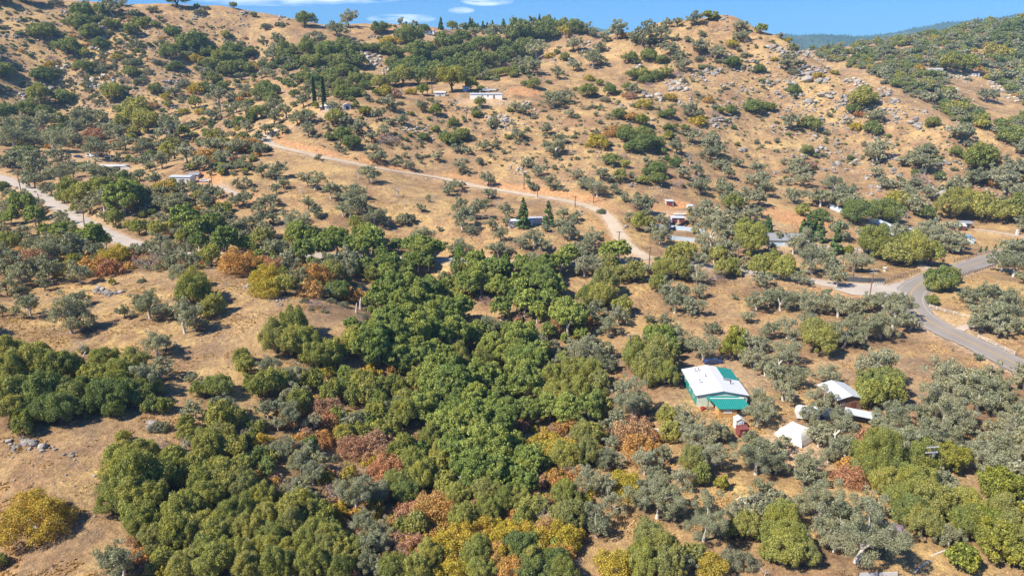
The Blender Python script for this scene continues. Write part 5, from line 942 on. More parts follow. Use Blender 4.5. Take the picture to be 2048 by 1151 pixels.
def window(parent, c, w_, h, face='y', mat='glass'):
    """a window standing proud of the wall; c is its centre on the wall plane"""
    f = MB(); g = MB(); t = .07
    for dx, dz, a, b in ((0, h/2, w_+t*2, t), (0, -h/2, w_+t*2, t), (-w_/2, 0, t, h-t), (w_/2, 0, t, h-t), (0, 0, .05, h-t)):
        f.box((c[0]+(dx if face == 'y' else 0), c[1]+(dx if face == 'x' else 0), c[2]+dz), (a if face == 'y' else .08, .08 if face == 'y' else a, b))
    g.box(c, (w_-t if face == 'y' else .04, .04 if face == 'y' else w_-t, h-t)); o = f.build('window', B['trim'], parent); g.build('pane', B[mat], o)
def door(parent, c, w_, h, mat='brown', face='y', name='door'):
    d = MB(); d.box(c, (w_ if face == 'y' else .09, .09 if face == 'y' else w_, h)); o = d.build(name, B[mat], parent)
    k = MB(); k.box((c[0]+(w_*.36 if face == 'y' else -.08), c[1]-.08 if face == 'y' else c[1]-w_*.36, c[2]), (.12, .08, .05)); k.build('handle', B['steel'], o); return o
def gable(parent, L, D, h, rise, over, mat, axis='x', y0=0.0, t=.12, x0=0.0):
    """a two-slope roof over a block from x0-L/2..x0+L/2, y0..y0+D; axis is the ridge direction"""
    a = MB(); xl, xr, ya, yb = x0-L/2-over, x0+L/2+over, y0-over, y0+D+over; e = h-over*rise/(D/2 if axis == 'x' else L/2)
    if axis == 'x':
        ym = (ya+yb)/2; a.slab([(xl, ya, e), (xr, ya, e), (xr, ym, h+rise), (xl, ym, h+rise)], t); a.slab([(xl, ym+.002, h+rise), (xr, ym+.002, h+rise), (xr, yb, e), (xl, yb, e)], t)
    else:
        xm = x0; a.slab([(xl, ya, e), (xm, ya, h+rise), (xm, yb, h+rise), (xl, yb, e)], t); a.slab([(xm+.002, ya, h+rise), (xr, ya, e), (xr, yb, e), (xm+.002, yb, h+rise)], t)
    r = a.build('roof', B[mat] if isinstance(mat, str) else mat, parent)
    c = MB()
    if axis == 'x': c.box(((xl+xr)/2, ym, h+rise+.03), (xr-xl, .3, .05))
    else: c.box((xm, (ya+yb)/2, h+rise+.03), (.3, yb-ya, .05))
    c.build('ridge_cap', B['trim'] if mat in ('white', 'pale') else B[mat], r); return r
def gwall(parent, L, D, h, rise, mat, axis='x', y0=0.0, x0=0.0):
    """walls with pointed ends"""
    a = MB(); xl, xr, ya, yb = x0-L/2, x0+L/2, y0, y0+D; top = h-.10
    vs = [(xl, ya, -.6), (xr, ya, -.6), (xr, yb, -.6), (xl, yb, -.6), (xl, ya, top), (xr, ya, top), (xr, yb, top), (xl, yb, top)]
    if axis == 'x':
        vs += [(xl, (ya+yb)/2, top+rise), (xr, (ya+yb)/2, top+rise)]; fs = [(0, 1, 5, 4), (2, 3, 7, 6), (1, 2, 6, 9, 5), (3, 0, 4, 8, 7), (4, 5, 9, 8), (7, 8, 9, 6)]
    else:
        vs += [((xl+xr)/2, ya, top+rise), ((xl+xr)/2, yb, top+rise)]; fs = [(0, 1, 5, 8, 4), (2, 3, 7, 9, 6), (1, 2, 6, 5), (3, 0, 4, 7), (4, 8, 9, 7), (5, 6, 9, 8)]
    a.add(vs, fs); return a.build('wall', B[mat], parent)
def house(name, px, py, L, D, h, rise, yaw, wall, roof, label, cat='house', axis='x', wins=(), doors=(), over=.35, group=None, dz=0):
    o = root(name, px, py, yaw, label, cat, group, dz); gwall(o, L, D, h, rise, wall, axis); gable(o, L, D, h, rise, over, roof, axis)
    for x, z, w_, hh in wins: window(o, (x, -.03, z), w_, hh)
    for x, w_, hh, m in doors: door(o, (x, -.04, hh/2), w_, hh, m)
    return o
# the white-roofed double-wide with its teal porch and timber annex
p = at(1446, 802); o = root('double_wide_house', 0, 0, 0, 'long white-roofed house with teal metal roofs over its rear corner, porch and timber annex', 'house', None, 0, Vector((48.3, 141.4, p[2]-.1)))
L_, D_ = 11.6, 13.6; gwall(o, L_, D_, 3.1, 1.05, 'sage', 'y')
a = MB(); e, rz0, ov = 3.0, 4.15, .35; xl, xr = -L_/2-ov, L_/2+ov
a.slab([(xl, -ov, e), (0, -ov, rz0), (0, D_+ov, rz0), (xl, D_+ov, e)], .14)
a.slab([(.002, -ov, rz0), (xr, -ov, e), (xr, 7.3, e), (.002, 7.3, rz0)], .14)
a.slab([(.002, 7.302, rz0), (2.4, 7.302, rz0-.44), (2.4, D_+ov, rz0-.44), (.002, D_+ov, rz0)], .14)
rf_ = a.build('roof', B['white'], o)
a = MB(); a.slab([(2.402, 7.302, rz0-.44), (xr, 7.302, e-.02), (xr, D_+ov, e-.02), (2.402, D_+ov, rz0-.44)], .14); a.build('rear_roof', B['teal'], o, )['label'] = 'teal metal roof over the rear corner'
a = MB(); a.box((0, D_/2, rz0+.04), (.3, D_+.6, .06)); a.build('ridge_cap', B['trim'], rf_)
for x, y in ((-3.5, 11.2), (-1.9, 8.0), (3.2, 4.6), (-3.9, 5.2), (-2.6, 11.6)):
    a = MB(); a.tube((x, y, 3.2), (x, y, 4.35), .12, n=8); a.tube((x, y, 4.3), (x, y, 4.42), .22, n=8); a.build('roof_vent', B['steel'] if x < 0 else B['dark'], rf_)
a = MB(); a.box((2.7, 6.4, 3.86), (1.5, .7, .3)); a.build('roof_cooler', B['steel'], rf_)
a = MB(); a.slab([(-3.9, -.36, 2.86), (-3.9, -2.1, 2.6), (3.6, -2.1, 2.6), (3.6, -.36, 2.86)], .1); a.build('porch_roof', B['teal'], o)
a = MB()
for x in (-3.7, 0, 3.4): a.box((x, -1.95, 1.2), (.14, .14, 2.6))
a.box((-.1, -1.2, .12), (7.4, 1.7, .2)); a.build('porch_deck', B['brown'], o)
a = MB(); a.slab([(-3.4, -2.12, 3.15), (-2.4, -5.6, 2.35), (4.9, -5.6, 2.35), (4.2, -2.12, 3.15)], .12); an = a.build('annex_roof', B['teal'], o)
a = MB(); a.box((.4, -2.15, 3.2), (7.7, .28, .08)); a.build('flashing', B['trim'], an)
a = MB(); a.add([(-2.2, -5.2, -.5), (4.5, -5.2, -.5), (4.5, -2.4, -.5), (-2.2, -2.4, -.5), (-2.2, -5.2, 2.3), (4.5, -5.2, 2.3), (4.5, -2.4, 2.95), (-2.2, -2.4, 2.95)], [(0, 1, 5, 4), (1, 2, 6, 5), (2, 3, 7, 6), (3, 0, 4, 7), (4, 5, 6, 7)]); a.build('annex_wall', B['wood'], o)
window(o, (-.2, -5.24, 1.5), 1.9, .8, mat='trim'); d = door(o, (3.0, -5.25, 1.05), 2.3, 2.1, 'dark', name='garage_opening')  # near-black panel: the shade inside the open garage put into its colour
a = MB(); a.box((-5.86, 6.8, 1.55), (.06, 13.5, 2.6)); a.build('side_cladding', B['teal'], o)
window(o, (4.6, -.05, 1.75), 1.5, 1.1)
for y in (2.5, 6, 10.5): window(o, (-5.9, y, 1.7), 1.2, .9, 'x')
a = MB()
for i in range(7): a.box((-5.0+.35*(i % 3), -1.2-.4*(i//3), .3+.12*(i % 2)), (.35, .35, .5), i*.7)
a.build('potted_clutter', B['redcar'], o)
# other houses, sheds and trailers
house('long_cabin', 972, 198, 21, 5.5, 3.2, .5, 0, 'cream', 'pale', 'long cream metal building alone on the bench below the palms', 'building', 'x', ((-2.5, 1.9, .9, .8), (1.2, 1.9, .9, .8)), ((5.2, 1.1, 2.3, 'brown'),), .3)
house('grey_roofed_house', 1560, 492, 19, 8, 2.8, 1.9, -6, 'blue', 'grey', 'grey-roofed house with pale blue walls behind tall oaks', 'house', 'x', ((4.5, 1.6, 1.4, 1.1), (7.3, 1.6, 1.2, 1.1), (-5, 1.6, 1.4, 1.1)), ((1.5, 1.0, 2.1, 'trim'),), .5)
house('blue_walled_house', 1822, 476, 12.5, 6, 3.2, .7, -9, 'blue', 'white', 'blue-walled house with a white roof above the olive oaks', 'house', 'x', ((-1, 2.0, 1.4, .9), (3, 2, 1.2, .9)), ((-4, 1, 2.1, 'trim'),))
house('white_roofed_wing', 1852, 471, 9, 5, 3.0, .6, -4, 'trim', 'white', 'low white-roofed wing behind the blue-walled house', 'building')
house('blue_porch_house', 1756, 480, 15, 7, 2.8, .9, -12, 'blue', 'pale', 'pale-roofed house half hidden under oaks beside the blue fence', 'house', 'x', ((-4, 1.6, 1.4, 1.0), (1, 1.6, 1.4, 1.0)), ((4, 1, 2.1, 'brown'),))
house('tan_shed', 1809, 437, 3.6, 3.6, 3.4, .9, 10, 'tan', 'tin', 'tall tan shed with a grey roof above the blue-walled house', 'shed', 'y', (), ((.5, .9, 2.0, 'brown'),), .25)
house('white_closet_shed', 1797, 434, 1.6, 1.8, 2.0, .4, 0, 'trim', 'blueroof', 'tiny white shed beside the tall tan shed', 'shed', 'x', (), ((0, .7, 1.7, 'dark'),), .12)
house('red_sided_barn', 1916, 461, 6.5, 4.5, 2.5, .8, -8, 'red', 'white', 'white-roofed red shed near the gravel drive', 'shed', 'x', (), ((1, 1.2, 2.0, 'dark'),))
house('dark_roofed_shed', 1931, 456, 5.5, 4, 2.5, .8, -8, 'brown', 'grey', 'dark-roofed shed just behind the white-roofed red shed', 'shed', 'x', (), ((1, 1.2, 2.0, 'dark'),))
house('garden_shed', 1938, 486, 3.9, 3.2, 2.4, 1.0, -18, 'blue', 'blueroof', 'small blue garden shed with white double door by the highway', 'shed', 'y', ((1.3, 1.5, .5, .6),), ((-.2, 1.6, 1.9, 'trim'),), .3)
house('mobile_home', 1042, 454, 10.5, 4.2, 2.8, .35, 8, 'trim', 'white', 'small white mobile home left of the two conifers', 'mobile home', 'x', ((-2.6, 1.6, 1.1, .8), (1.4, 1.6, 1.1, .8)), ((3.3, .9, 2, 'brown'),), .2)
house('lean_to_shed', 1072, 448, 5.2, 3.8, 2.5, .3, 8, 'tin', 'tin', 'grey tin lean-to at the right end of the white mobile home', 'shed')
for px, py, L1, lab in ((1339, 412, 3.6, 'upper dark red two-door stable in a white frame beside the orange mound'), (1356, 446, 5.8, 'lower dark red garage pair with a white middle panel by compound')):
    o = root('stable_block', px, py, -2, lab, 'stable', 'dark red stables'); a = MB(); a.box((0, 1.7, 1.2), (L1, 3.2, 2.4)); a.build('wall', B['trim'], o)
    a = MB(); a.box((0, 1.6, 2.48), (L1+.4, 3.8, .14), 0, 0, 0, R(4)); a.build('roof', B['pale'], o)
    for x in ((-.28, .28) if L1 > 4 else (0,)): door(o, (x*L1, -.0+.06, 1.05), L1*.40 if L1 > 4 else L1*.8, 2.0, 'maroon')
house('small_white_cabin', 1380, 421, 2.4, 2.4, 2.4, .4, 0, 'trim', 'pale', 'small white cabin half hidden by the oak right of the orange mound', 'shed', 'x', (), ((0, .8, 1.9, 'brown'),), .2)
o = root('flatbed_trailer', 1361, 431, 5, 'empty white flatbed trailer between the two dark red stables', 'trailer'); a = MB(); a.box((0, 0, .7), (6.2, 2.0, .16)); a.build('deck', B['trim'], o)
for x in (-.9, .9):
    for y in (-1, 1): a = MB(); a.tube((x, y*.95-.1, .35), (x, y*.95+.1, .35), .35, n=12); a.build('wheel', B['black'], o)
a = MB(); a.box((-3.9, 0, .6), (1.8, .12, .1)); a.build('drawbar', B['steel'], o)
house('yellow_walled_house', 212, 343, 11, 7, 3.0, .25, -5, 'yellow', 'white', 'flat-roofed pale yellow house on the left valley floor', 'house', 'x', ((-3, 1.7, 1.4, 1.0), (1, 1.7, 1.4, 1.0)), ((3.4, 1, 2.1, 'brown'),))
house('grey_roofed_wing', 237, 341, 7, 6, 2.6, .25, -5, 'tin', 'pale', 'grey carport at the right end of the pale yellow house', 'carport', 'x', (), ((0, 2.4, 2.0, 'dark'),))
house('hillside_cabin', 361, 367, 9.8, 5, 3.2, .4, -4, 'trim', 'pale', 'white cabin at the foot of the orange cut bank', 'cabin', 'x', ((-2.5, 1.8, 1.2, .9), (1.5, 1.8, 1.2, .9)), ((3.6, .9, 2, 'brown'),), .25)
house('brown_outhouse', 388, 359, 4.6, 3.6, 2.5, .8, -4, 'tan', 'grey', 'small brown shed right of the white hillside cabin', 'shed', 'x', (), ((.6, .9, 1.9, 'brown'),))
house('white_roofed_hut', 293, 322, 4.2, 4, 2.0, 1.1, 0, 'trim', 'white', 'white peaked hut in oaks right of the pale yellow house', 'hut', 'x', (), ((0, 1, 1.8, 'brown'),))
house('cypress_cabin', 659, 221, 5.5, 5, 2.8, 1.4, 0, 'trim', 'white', 'white cabin with a steep roof beside the cypresses', 'cabin', 'x', ((-1.2, 1.6, .9, .9), (1.2, 1.6, .9, .9)), ((0, .9, 2, 'brown'),))
house('red_toolshed', 646, 220, 3.4, 3, 2.0, .6, 0, 'red', 'tin', 'little red shed between the two cypresses', 'shed', 'x', (), ((0, .9, 1.7, 'dark'),), .2)
house('silver_barn', 695, 220, 4.6, 4, 3.0, .9, 20, 'tin', 'pale', 'silver tin shed right of the cypress-side cabin', 'shed', 'y', (), ((0, 1.6, 2.2, 'dark'),), .2)
house('palm_bungalow', 880, 193, 7, 5, 2.6, .7, 0, 'trim', 'white', 'white bungalow between the palms and the large lime tree', 'house', 'x', ((-1.6, 1.6, 1, .8), (1.6, 1.6, 1, .8)), ((0, .9, 2, 'brown'),))
house('pale_blue_cabin', 932, 183, 4.2, 4, 3.2, .5, 0, 'blue', 'pale', 'pale blue cabin in the gap between the two lime trees', 'cabin', 'x', ((0, 1.8, 1, .8),), ((1.3, .8, 2, 'brown'),))
house('ridge_house', 853, 68, 15, 8, 3.2, 2.0, 0, 'cream', 'orange', 'cream house with an orange roof alone on the skyline', 'house', 'x', ((-4, 1.8, 1.6, 1.2), (1, 1.8, 1.6, 1.2), (5, 1.8, 1.6, 1.2)), ((-1.5, 1, 2.1, 'brown'),))
house('skyline_hut', 1037, 50, 3.4, 3.4, 2.8, 1.2, 0, 'trim', 'white', 'tiny white hut on the wooded skyline ridge', 'hut', 'y', (), ((0, .8, 1.9, 'brown'),))
for px, py, L1, lab in ((1862, 144, 16, 'long white trailer house on the far hill clearing'), (1880, 143, 6, 'short white trailer at the right end of far clearing'), (1951, 153, 8, 'white trailer right of the bright green far-hill trees'), (1917, 59, 14, 'white house near the crest of the far right hill'), (1911, 184, 4.5, 'small white trailer on bare patch of the far hill')):
    house('far_trailer_house', px, py, L1, 4.5, 3.0, .5, -5, 'trim', 'white', lab, 'trailer house', 'x', ((-L1*.2, 1.8, 1.2, .8),), ((L1*.25, .9, 2, 'brown'),), .2, 'white trailers on the far right hill')
house('corrugated_barn', 1697, 819, 6.4, 7.5, 3.0, .8, 8, 'brown', 'pale', 'brown-walled shed with a pale corrugated roof right of the caravan', 'shed', 'y', ((-1.8, 1.8, .8, .7),), ((.9, 1.2, 2.0, 'red'),), .4)
o = root('carport', 1722, 846, -28, 'long low pale carport roof in front of the brown-walled shed', 'carport'); a = MB(); a.box((0, 0, 2.4), (7.2, 2.9, .1), 0, 0, 0, R(4)); a.build('roof', B['pale'], o)
for x in (-3.3, 3.3):
    for y in (-1.2, 1.2): a = MB(); a.box((x, y, 1.1), (.12, .12, 2.4)); a.build('post', B['steel'], o)
house('red_walled_shed', 1776, 1090, 3.4, 3.2, 2.3, .8, -24, 'red', 'purple', 'small red-walled shed with a dull brown roof under large oak', 'shed', 'x', (), ((.8, .9, 1.8, 'dark'),), .35)
house('blue_roofed_hut', 2022, 1112, 3.6, 3.0, 2.2, .6, 18, 'tan', 'blueroof', 'hut with a blue tin roof beside the yellow-green pine', 'hut', 'x', (), ((0, .9, 1.8, 'brown'),), .35)
house('red_toolshed', 1487, 874, 1.9, 1.8, 2.0, .4, 10, 'red', 'red', 'tiny red shed in front of the timber annex', 'shed', 'x', (), ((0, .7, 1.6, 'maroon'),), .1)
house('white_closet_shed', 1479, 858, 1.7, 1.7, 2.2, .4, 4, 'trim', 'white', 'small white shed right below the timber annex', 'shed', 'y', (), ((0, .7, 1.8, 'bluef'),), .12)
# canvas tent: a square plan whose four arched faces meet at ribs, one corner towards the camera
o = root('canvas_tent', 1590, 874, 38, 'large angular white canvas tent in front of the caravan', 'tent'); n_t = 16; vs = []
for i in range(n_t+1):
    for j in range(n_t+1):
        u, v = i/n_t*2-1, j/n_t*2-1; m_ = max(abs(u), abs(v)); vs.append((u*3.0, v*3.2, 2.7*(1-m_**4.2)+.04-.12*abs(abs(u)-abs(v))*(m_ > .2)))
a = MB(); a.add(vs, [(i*(n_t+1)+j, (i+1)*(n_t+1)+j, (i+1)*(n_t+1)+j+1, i*(n_t+1)+j+1) for i in range(n_t) for j in range(n_t) if not (i >= n_t-2 and 1 < j < 9)]); can = a.build('canopy', B['fabric'], o); can.modifiers.new('thick', 'SOLIDIFY').thickness = .05
a = MB()
for sx, sy in ((1, -1), (-1, -1), (1, 1), (-1, 1)): a.tube((sx*3.0, sy*3.2, 0), (sx*2.75, sy*2.95, 1.0), .09, n=6)
a.build('corner_ribs', B['trim'], o)
a = MB(); a.box((2.6, -3.1, .75), (.9, .07, 1.5), .5); a.build('door_flap', B['fabric'], o)
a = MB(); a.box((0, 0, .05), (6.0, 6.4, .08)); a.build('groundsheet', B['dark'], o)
# caravan and vehicles
def wheels(o, xs_, hw, r, y0=0):
    for x in xs_:
        for s_ in (-1, 1):
            a = MB(); a.tube((x, y0+s_*hw-.1, r), (x, y0+s_*hw+.1, r), r, n=14); wq = a.build('wheel', B['black'], o); a = MB(); a.tube((x, y0+s_*(hw+.11)-.01, r), (x, y0+s_*(hw+.11)+.01, r), r*.55, n=10); a.build('rim', B['steel'], wq)
o = root('caravan', 1613, 838, -12, 'white caravan parked behind the angular canvas tent', 'caravan'); prof = [(-2.3, .6), (2.3, .6), (2.45, 1.3), (2.3, 2.6), (1.9, 2.85), (-1.9, 2.85), (-2.4, 2.4), (-2.5, 1.3)]
a = MB(); n = len(prof); a.add([(x, -1.1, z) for x, z in prof]+[(x, 1.1, z) for x, z in prof], [tuple(range(n)), tuple(range(2*n-1, n-1, -1))]+[(i, n+i, n+(i+1) % n, (i+1) % n) for i in range(n)]); a.build('body', B['whitecar'], o)
for x in (-1.3, .2, 1.5): window(o, (x, -1.13, 1.9), .75, .5)
door(o, (-.55, -1.14, 1.55), .6, 1.7, 'trim'); wheels(o, (0,), 1.0, .33)
a = MB(); a.box((.3, 0, 2.95), (.8, .7, .2)); a.build('roof_hatch', B['steel'], o)
def car(px, py, yaw, paint, label, L1=4.5, van=False, group=None):
    o = root('parked_van' if van else 'parked_car', px, py, yaw, label, 'van' if van else 'car', group); h1 = 1.0; h2 = 2.0 if van else 1.45; l = L1/2
    pr_ = [(-l, .35), (l, .35), (l, .8), (l*.92, h1 if not van else 1.2), (l*.45, h1+.05), (l*.2, h2), (-l*.6, h2), (-l*.85, h1+.1), (-l, .95)] if not van else [(-l, .4), (l, .4), (l, .95), (l*.75, 1.15), (l*.5, h2), (-l*.97, h2), (-l, 1.2)]
    a = MB(); n = len(pr_); a.add([(x, -.86, z) for x, z in pr_]+[(x, .86, z) for x, z in pr_], [tuple(range(n)), tuple(range(2*n-1, n-1, -1))]+[(i, n+i, n+(i+1) % n, (i+1) % n) for i in range(n)]); a.build('body', B[paint], o)
    a = MB()
    for s_ in (-1, 1): a.box((-l*.2, s_*.865, (h1+h2)/2+.02), (L1*.34, .02, (h2-h1)*.62))
    a.box((l*.33, 0, (h1+h2)/2), (.03, 1.45, (h2-h1)*.8), 0, 0, R(-36)); a.box((-l*.74, 0, (h1+h2)/2+.03), (.03, 1.4, (h2-h1)*.7), 0, 0, R(30)); a.build('windows', B['glass'], o).name = 'car_glass'
    wheels(o, (-l*.62, l*.62), .8, .33); return o
car(1426, 727, 8, 'darkblue', 'dark blue car parked behind the white-roofed house', 5.2)
car(157, 315, 0, 'darkblue', 'dark car parked on the bare yard above the left road'); car(181, 314, -15, 'whitecar', 'white van beside the bare yard above left road', 5, True); car(218, 315, 10, 'whitecar', 'white car under oaks right of the bare yard')
car(383, 301, 5, 'whitecar', 'white van on the slope above the white hillside cabin', 5.2, True); car(410, 364, 4, 'whitecar', 'white car at the end of the hillside cabin track'); car(985, 182, 0, 'whitecar', 'white car behind the long cream building', 5); car(972, 183, 10, 'whitecar', 'white van behind the long cream building', 5, True)
car(1652, 838, 10, 'darkblue', 'dark blue car under oaks between caravan and corrugated shed', 4.4); car(1668, 836, -20, 'darkblue', 'blue van under oaks beside the corrugated shed', 4.4, True)
car(253, 339, 0, 'whitecar', 'white car on dirt right of the yellow house'); car(1343, 447, 60, 'darkblue', 'dark car in the shade left of the lower red garage')
# timber pile, tarps, tank, sign
o = root('timber_pile', 1338, 868, 8, 'jumbled pile of boards and sheets left of the timber annex', 'timber pile'); a = MB(); rq = random.Random(2)
for i in range(16): a.box((rq.uniform(-2.6, 2.6), rq.uniform(-1.3, 1.6), .15+i*.035), (rq.uniform(2, 4.4), rq.uniform(.2, .9), .04), rq.uniform(-.6, .6))
a.build('boards', B['tan'], o); a = MB()
for i in range(4): a.box((-1.6+i*1.1, -.5+.5*(i % 2), .74+.05*i), (2.2, 1.1, .03), rq.uniform(-.4, .4))
a.build('pale_sheets', B['trim'], o)
def crumpled(name, px, py, r, mat, label, cat):
    o = root(name, px, py, 20, label, cat); rng = np.random.default_rng(int(px)); vs = [(r*(i/6-1)*1.3, r*(j/5-1), .25+.35*fbm(np.array([i*.7+px]), np.array([j*.8]), 3, 2)[0]-.02*((i-6)**2+(j-5)**2)*.12) for i in range(13) for j in range(11)]
    a = MB(); a.add(vs, [(i*11+j, (i+1)*11+j, (i+1)*11+j+1, i*11+j+1) for i in range(12) for j in range(10)]); q = a.build('sheet', B[mat], o); q.modifiers.new('thick', 'SOLIDIFY').thickness = .04
crumpled('tarpaulin', 1103, 592, 2.0, 'tarp', 'blue tarpaulin glimpsed between creek oaks left of the open strip', 'tarpaulin'); crumpled('tarpaulin', 1070, 588, 1.6, 'bluef', 'pale blue tarpaulin in a gap of the creek wood', 'tarpaulin')
crumpled('canvas_cover', 1497, 1002, 1.3, 'fabric', 'crumpled white cover between the clearing oaks', 'cover'); crumpled('canvas_cover', 1757, 896, 1.2, 'fabric', 'white sheet on the dirt right of the canvas tent', 'cover')
o = root('garden_urn', 1769, 541, 0, 'white garden urn on the bare lawn behind the dark fence', 'urn'); a = MB()
for z0, z1, r0, r1 in ((0, .15, .55, .5), (.15, .7, .22, .2), (.7, 1.1, .3, .75), (1.1, 1.3, .75, .7)): a.tube((0, 0, z0), (0, 0, z1), r0, r1, 12)
a.build('bowl', B['trim'], o)
o = root('fire_pit', 1904, 1112, 15, 'square dark fire pit on the dirt at lower right', 'fire pit'); a = MB()
for x, y, l, w_ in ((0, -.75, 1.7, .2), (0, .75, 1.7, .2), (-.75, 0, .2, 1.3), (.75, 0, .2, 1.3)): a.box((x, y, .22), (l, w_, .45))
a.build('rim_wall', B['darkfence'], o); a = MB(); a.box((0, 0, .1), (1.2, 1.2, .1)); a.build('ash_bed', B['dark'], o)
# ---------------------------------------------------------------- fences
def fence(name, pts, h, label, mat, style='board', post=None, cat='fence', group=None, sp=2.4):
    P = smooth_line(cast(*pxline(pts).T), .6, 0); o = tag(link(name, None, None, tuple(P[0])), label, cat, group); P = P-P[0]; seg = np.r_[0, np.cumsum(np.hypot(*(P[1:, :2]-P[:-1, :2]).T))]; n = max(2, int(seg[-1]/sp)+1); S = np.linspace(0, seg[-1], n)
    Q = np.stack([np.interp(S, seg, P[:, i]) for i in range(3)], -1); a = MB()
    for p0, p1 in zip(Q[:-1], Q[1:]):
        d = p1-p0; an = math.atan2(d[1], d[0]); l = math.hypot(d[0], d[1]); m_ = (p0+p1)/2; ry = -math.atan2(d[2], l)
        if style == 'board': a.box((m_[0], m_[1], m_[2]+h/2-.1), (l, .05, h), an, 0, ry)
        elif style == 'rail':
            for z in np.linspace(.5, 1, 2)*h: a.box((m_[0], m_[1], m_[2]+z-.05), (l, .05, .10), an, 0, ry)
        else:
            for z in np.linspace(.3, 1, 4)*h: a.box((m_[0], m_[1], m_[2]+z-.05), (l, .02, .03), an, 0, ry)
    a.build('boards' if style == 'board' else 'rail', B[mat], o)
    for q in Q[:100]: a = MB(); a.box((q[0], q[1], q[2]+h/2), (.13, .13, h+.3)); a.build('post', B[post or mat], o)
    return o
fence('board_fence', '1306 457|1350 460|1384 464|1412 470', 2.2, 'pale blue back fence of the compound by the hillside road bend', 'bluef'); fence('board_fence', '1334 478|1360 481|1389 484', 1.8, 'pale blue front fence of the compound by hillside road bend', 'bluef')
fence('dark_board_fence', '1322 472|1334 466|1350 460|1378 445', 1.8, 'dark fence running from the compound to the lower red garage', 'darkfence'); fence('dark_board_fence', '1320 492|1345 500|1372 508', 1.2, 'dark low fence crossing the golden grass below the compound', 'darkfence')
fence('board_fence', '1658 416|1690 429', 2.4, 'short pale blue fence left of the round green oak', 'bluef'); fence('board_fence', '1738 443|1764 452|1792 463', 2.6, 'long pale blue fence behind the pale-roofed house', 'bluef')
fence('dark_board_fence', '1690 562|1730 565|1770 566', 1.9, 'solid dark fence facing the road junction', 'darkfence'); fence('wire_fence', '1770 566|1800 555|1840 543', 1.3, 'wire fence with low vines between dark fence and driveway', 'pole', 'wire', 'pole'); fence('dark_board_fence', '1908 524|1930 519|1952 512', 1.1, 'dark low fence between driveway and white picket fence', 'darkfence', 'rail')
fence('picket_fence', '1952 512|1995 500|2050 489', 1.1, 'white picket fence along the highway below the garden shed', 'trim', 'rail'); fence('dark_rail_fence', '1908 554|1950 544|1990 533', 1.1, 'dark rail fence inside the highway bend', 'brown', 'rail')
fence('white_rail_fence', '1858 614|1880 622|1915 631|1948 638', 1.1, 'white rail fence right of the highway bend', 'trim', 'rail'); fence('white_rail_fence', '1956 676|1990 692|2031 711', 1.1, 'white rail fence beside the lower highway', 'trim', 'rail', group=None); fence('dark_rail_fence', '2031 711|2060 724', 1.1, 'brown end of the rail fence at the picture edge', 'brown', 'rail')
fence('white_panel_fence', '1716 1152|1750 1151|1797 1150', .8, 'low white panel fence along the bottom dirt yard', 'trim', post='pole'); fence('board_fence', '1590 489|1606 496', 1.5, 'short white fence beside the grey-roofed house', 'trim')
for pts, lab in (('1863 1111|1880 1104|1898 1098', 'upper pale kerb strip left of the fire pit'), ('1830 1144|1845 1129|1866 1118', 'lower pale kerb strips curving left of the fire pit'), ('1908 1096|1918 1101', 'short pale kerb strip above the fire pit'), ('1935 1118|1946 1126', 'grey kerb strip right of the fire pit')):
    P = smooth_line(cast(*pxline(pts).T), .8, 1); a = MB()
    for p0, p1 in zip(P[:-1], P[1:]): a.tube(Vector(p0)+Vector((0, 0, .06)), Vector(p1)+Vector((0, 0, .06)), .12, n=6)
    tag(a.build('garden_edging', B['concrete']), lab, 'garden edging')
o = root('road_gate', 1757, 572, 4, 'white barred gate standing at the road junction', 'gate'); a = MB()
for z in (.3, .65, 1.0, 1.35): a.box((0, 0, z), (3.6, .06, .10))
a.build('bars', B['trim'], o); a = MB()
for x in (-1.8, -.9, 0, .9, 1.8): a.box((x, .05, .8), (.12, .1, 1.6))
a.build('uprights', B['trim'], o)
o = root('gate_pillar', 2034, 469, 0, 'white gate pillar at the end of the gravel drive', 'pillar'); a = MB(); a.box((0, 0, 1.0), (1.0, 1.0, 2.4)); a.build('shaft', B['trim'], o); a = MB(); a.box((0, 0, 2.28), (1.3, 1.3, .16)); a.build('cap', B['trim'], o)
# ---------------------------------------------------------------- utility poles
def upole(px, py, top, label, arms=1, mat='pole', trafo=False, lean=0):
    p = at(px, py); dist = (p-Vector((0, 0, CAMZ))).length; h = (py-top)*dist/F/cos(math.asin((CAMZ-p[2])/dist)); o = root('utility_pole', px, py, 0, label, 'utility pole', 'utility poles along the roads')
    r = .20 if dist < 260 else .24; a = MB(); a.tube((0, 0, -.5), (lean, 0, h), r, r*.7, 8); a.build('shaft', B[mat], o)
    for k in range(arms):
        a = MB(); a.box((lean, -.12, h-.35-k*1.1), (2.5, .14, .16), .12); c = a.build('crossarm', B['trim' if arms > 1 or trafo else mat], o)
        for x in (-1.1, -.5, .5, 1.1): a = MB(); a.tube((lean+x, -.12+x*.12, h-.27-k*1.1), (lean+x, -.12+x*.12, h-.02-k*1.1), .07, n=6); a.build('insulator', B['steel'], c)
    if trafo: a = MB(); a.tube((lean+.42, -.1, h-2.3), (lean+.42, -.1, h-1.35), .28, n=10); a.build('transformer', B['steel'], o)
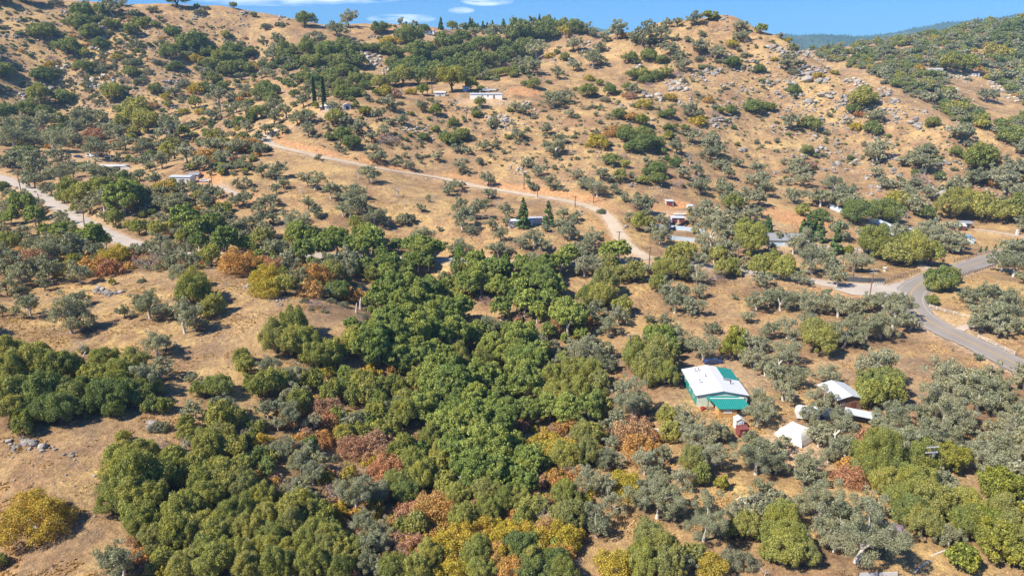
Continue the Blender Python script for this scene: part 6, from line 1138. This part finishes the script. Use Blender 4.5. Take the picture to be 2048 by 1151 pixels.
for q in ((1237, 497, 463, 'utility pole on the inside edge of the hillside road bend'), (1298, 533, 494, 'utility pole where hillside and valley roads meet'), (1187, 406, 368, 'utility pole with transformer amid oaks above road curve', 1, 'pole', True), (1150, 415, 392, 'thin utility pole at start of the road curve'), (1075, 394, 371, 'thin utility pole above road left of the mobile home'), (1048, 379, 345, 'utility pole standing alone at the upper road'),
          (1475, 522, 482, 'utility pole behind the olive oak left of the junction'), (1427, 532, 502, 'pale short utility pole among the belt of oaks', 0, 'concrete'), (1257, 738, 672, 'crossarm utility pole left of the white-roofed house', 1), (1844, 962, 902, 'leaning transformer pole below the straw field', 2, 'pole', True, .6), (1706, 553, 501, 'tall white-armed utility pole behind the dark fence', 2), (1684, 562, 520, 'yellowish utility pole at the left end of dark fence', 1, 'yellowpole'), (1738, 599, 544, 'tall utility pole beside the highway junction', 2),
          (43, 386, 352, 'utility pole at the top of the left road'), (79, 405, 390, 'short pole at the side road of left road', 0), (170, 466, 428, 'leaning utility pole beside the lower left road', 1, 'pole', False, .9), (425, 376, 356, 'pole at the end of the hillside cabin track', 1), (933, 244, 217, 'utility pole on the slope below the long cream building', 0), (1978, 42, 24, 'thin mast on the crest of the far right hill', 1)): upole(*q)
# broken trunks, stumps and posts
for px, py, top, r, lab in ((721, 618, 593, .45, 'taller broken grey trunk at the right rim of knoll'), (713, 625, 604, .35, 'shorter broken grey trunk at the right rim of knoll'), (657, 685, 675, .25, 'dark stump alone on the dry slope under the knoll'), (222, 938, 924, .12, 'leaning fence post on the lower left slope'), (1945, 845, 815, .22, 'dark post at the lower edge of straw field'), (1904, 702, 696, .2, 'small dark marker post beside the highway verge')):
    p = at(px, py); d = (p-Vector((0, 0, CAMZ))).length; h = (py-top)*d/F; rng = np.random.default_rng(int(px)); z = np.linspace(-.3, h, 6); P = np.stack([rng.normal(size=6)*.05+z*.1, rng.normal(size=6)*.05, z], -1); v, f = tube_np(P, r*np.array([1.2, 1, .9, .8, .6, .25 if r > .2 else .9]), 7)
    tag(link('broken_trunk' if r > .3 else 'wooden_post', np_mesh('broken_trunk', v, f, (M['deadwood' if r > .3 else 'darkbark'],)), None, tuple(p)), lab, 'dead trunk' if r > .3 else 'post')
# ---------------------------------------------------------------- the air
hz = bpy.data.materials.new('haze_air'); hz.use_nodes = True; t = hz.node_tree; t.nodes.clear()
out = t.nodes.new('ShaderNodeOutputMaterial'); pv = t.nodes.new('ShaderNodeVolumePrincipled'); pv.inputs['Color'].default_value = (.42, .72, 1.0, 1); pv.inputs['Density'].default_value = 1.05e-4; pv.inputs['Anisotropy'].default_value = 0.0
t.links.new(pv.outputs[0], out.inputs['Volume'])
mb = MB(); zb, zt = float(FZ.min())-1.0, float(FZ.max())+30
mb.box((0, 3200, (zb+zt)/2), (13200, 7200, zt-zb)); tag(mb.build('haze', hz), 'thin blue haze over the valley', 'haze', None, 'stuff')
print('z range', zb, zt)
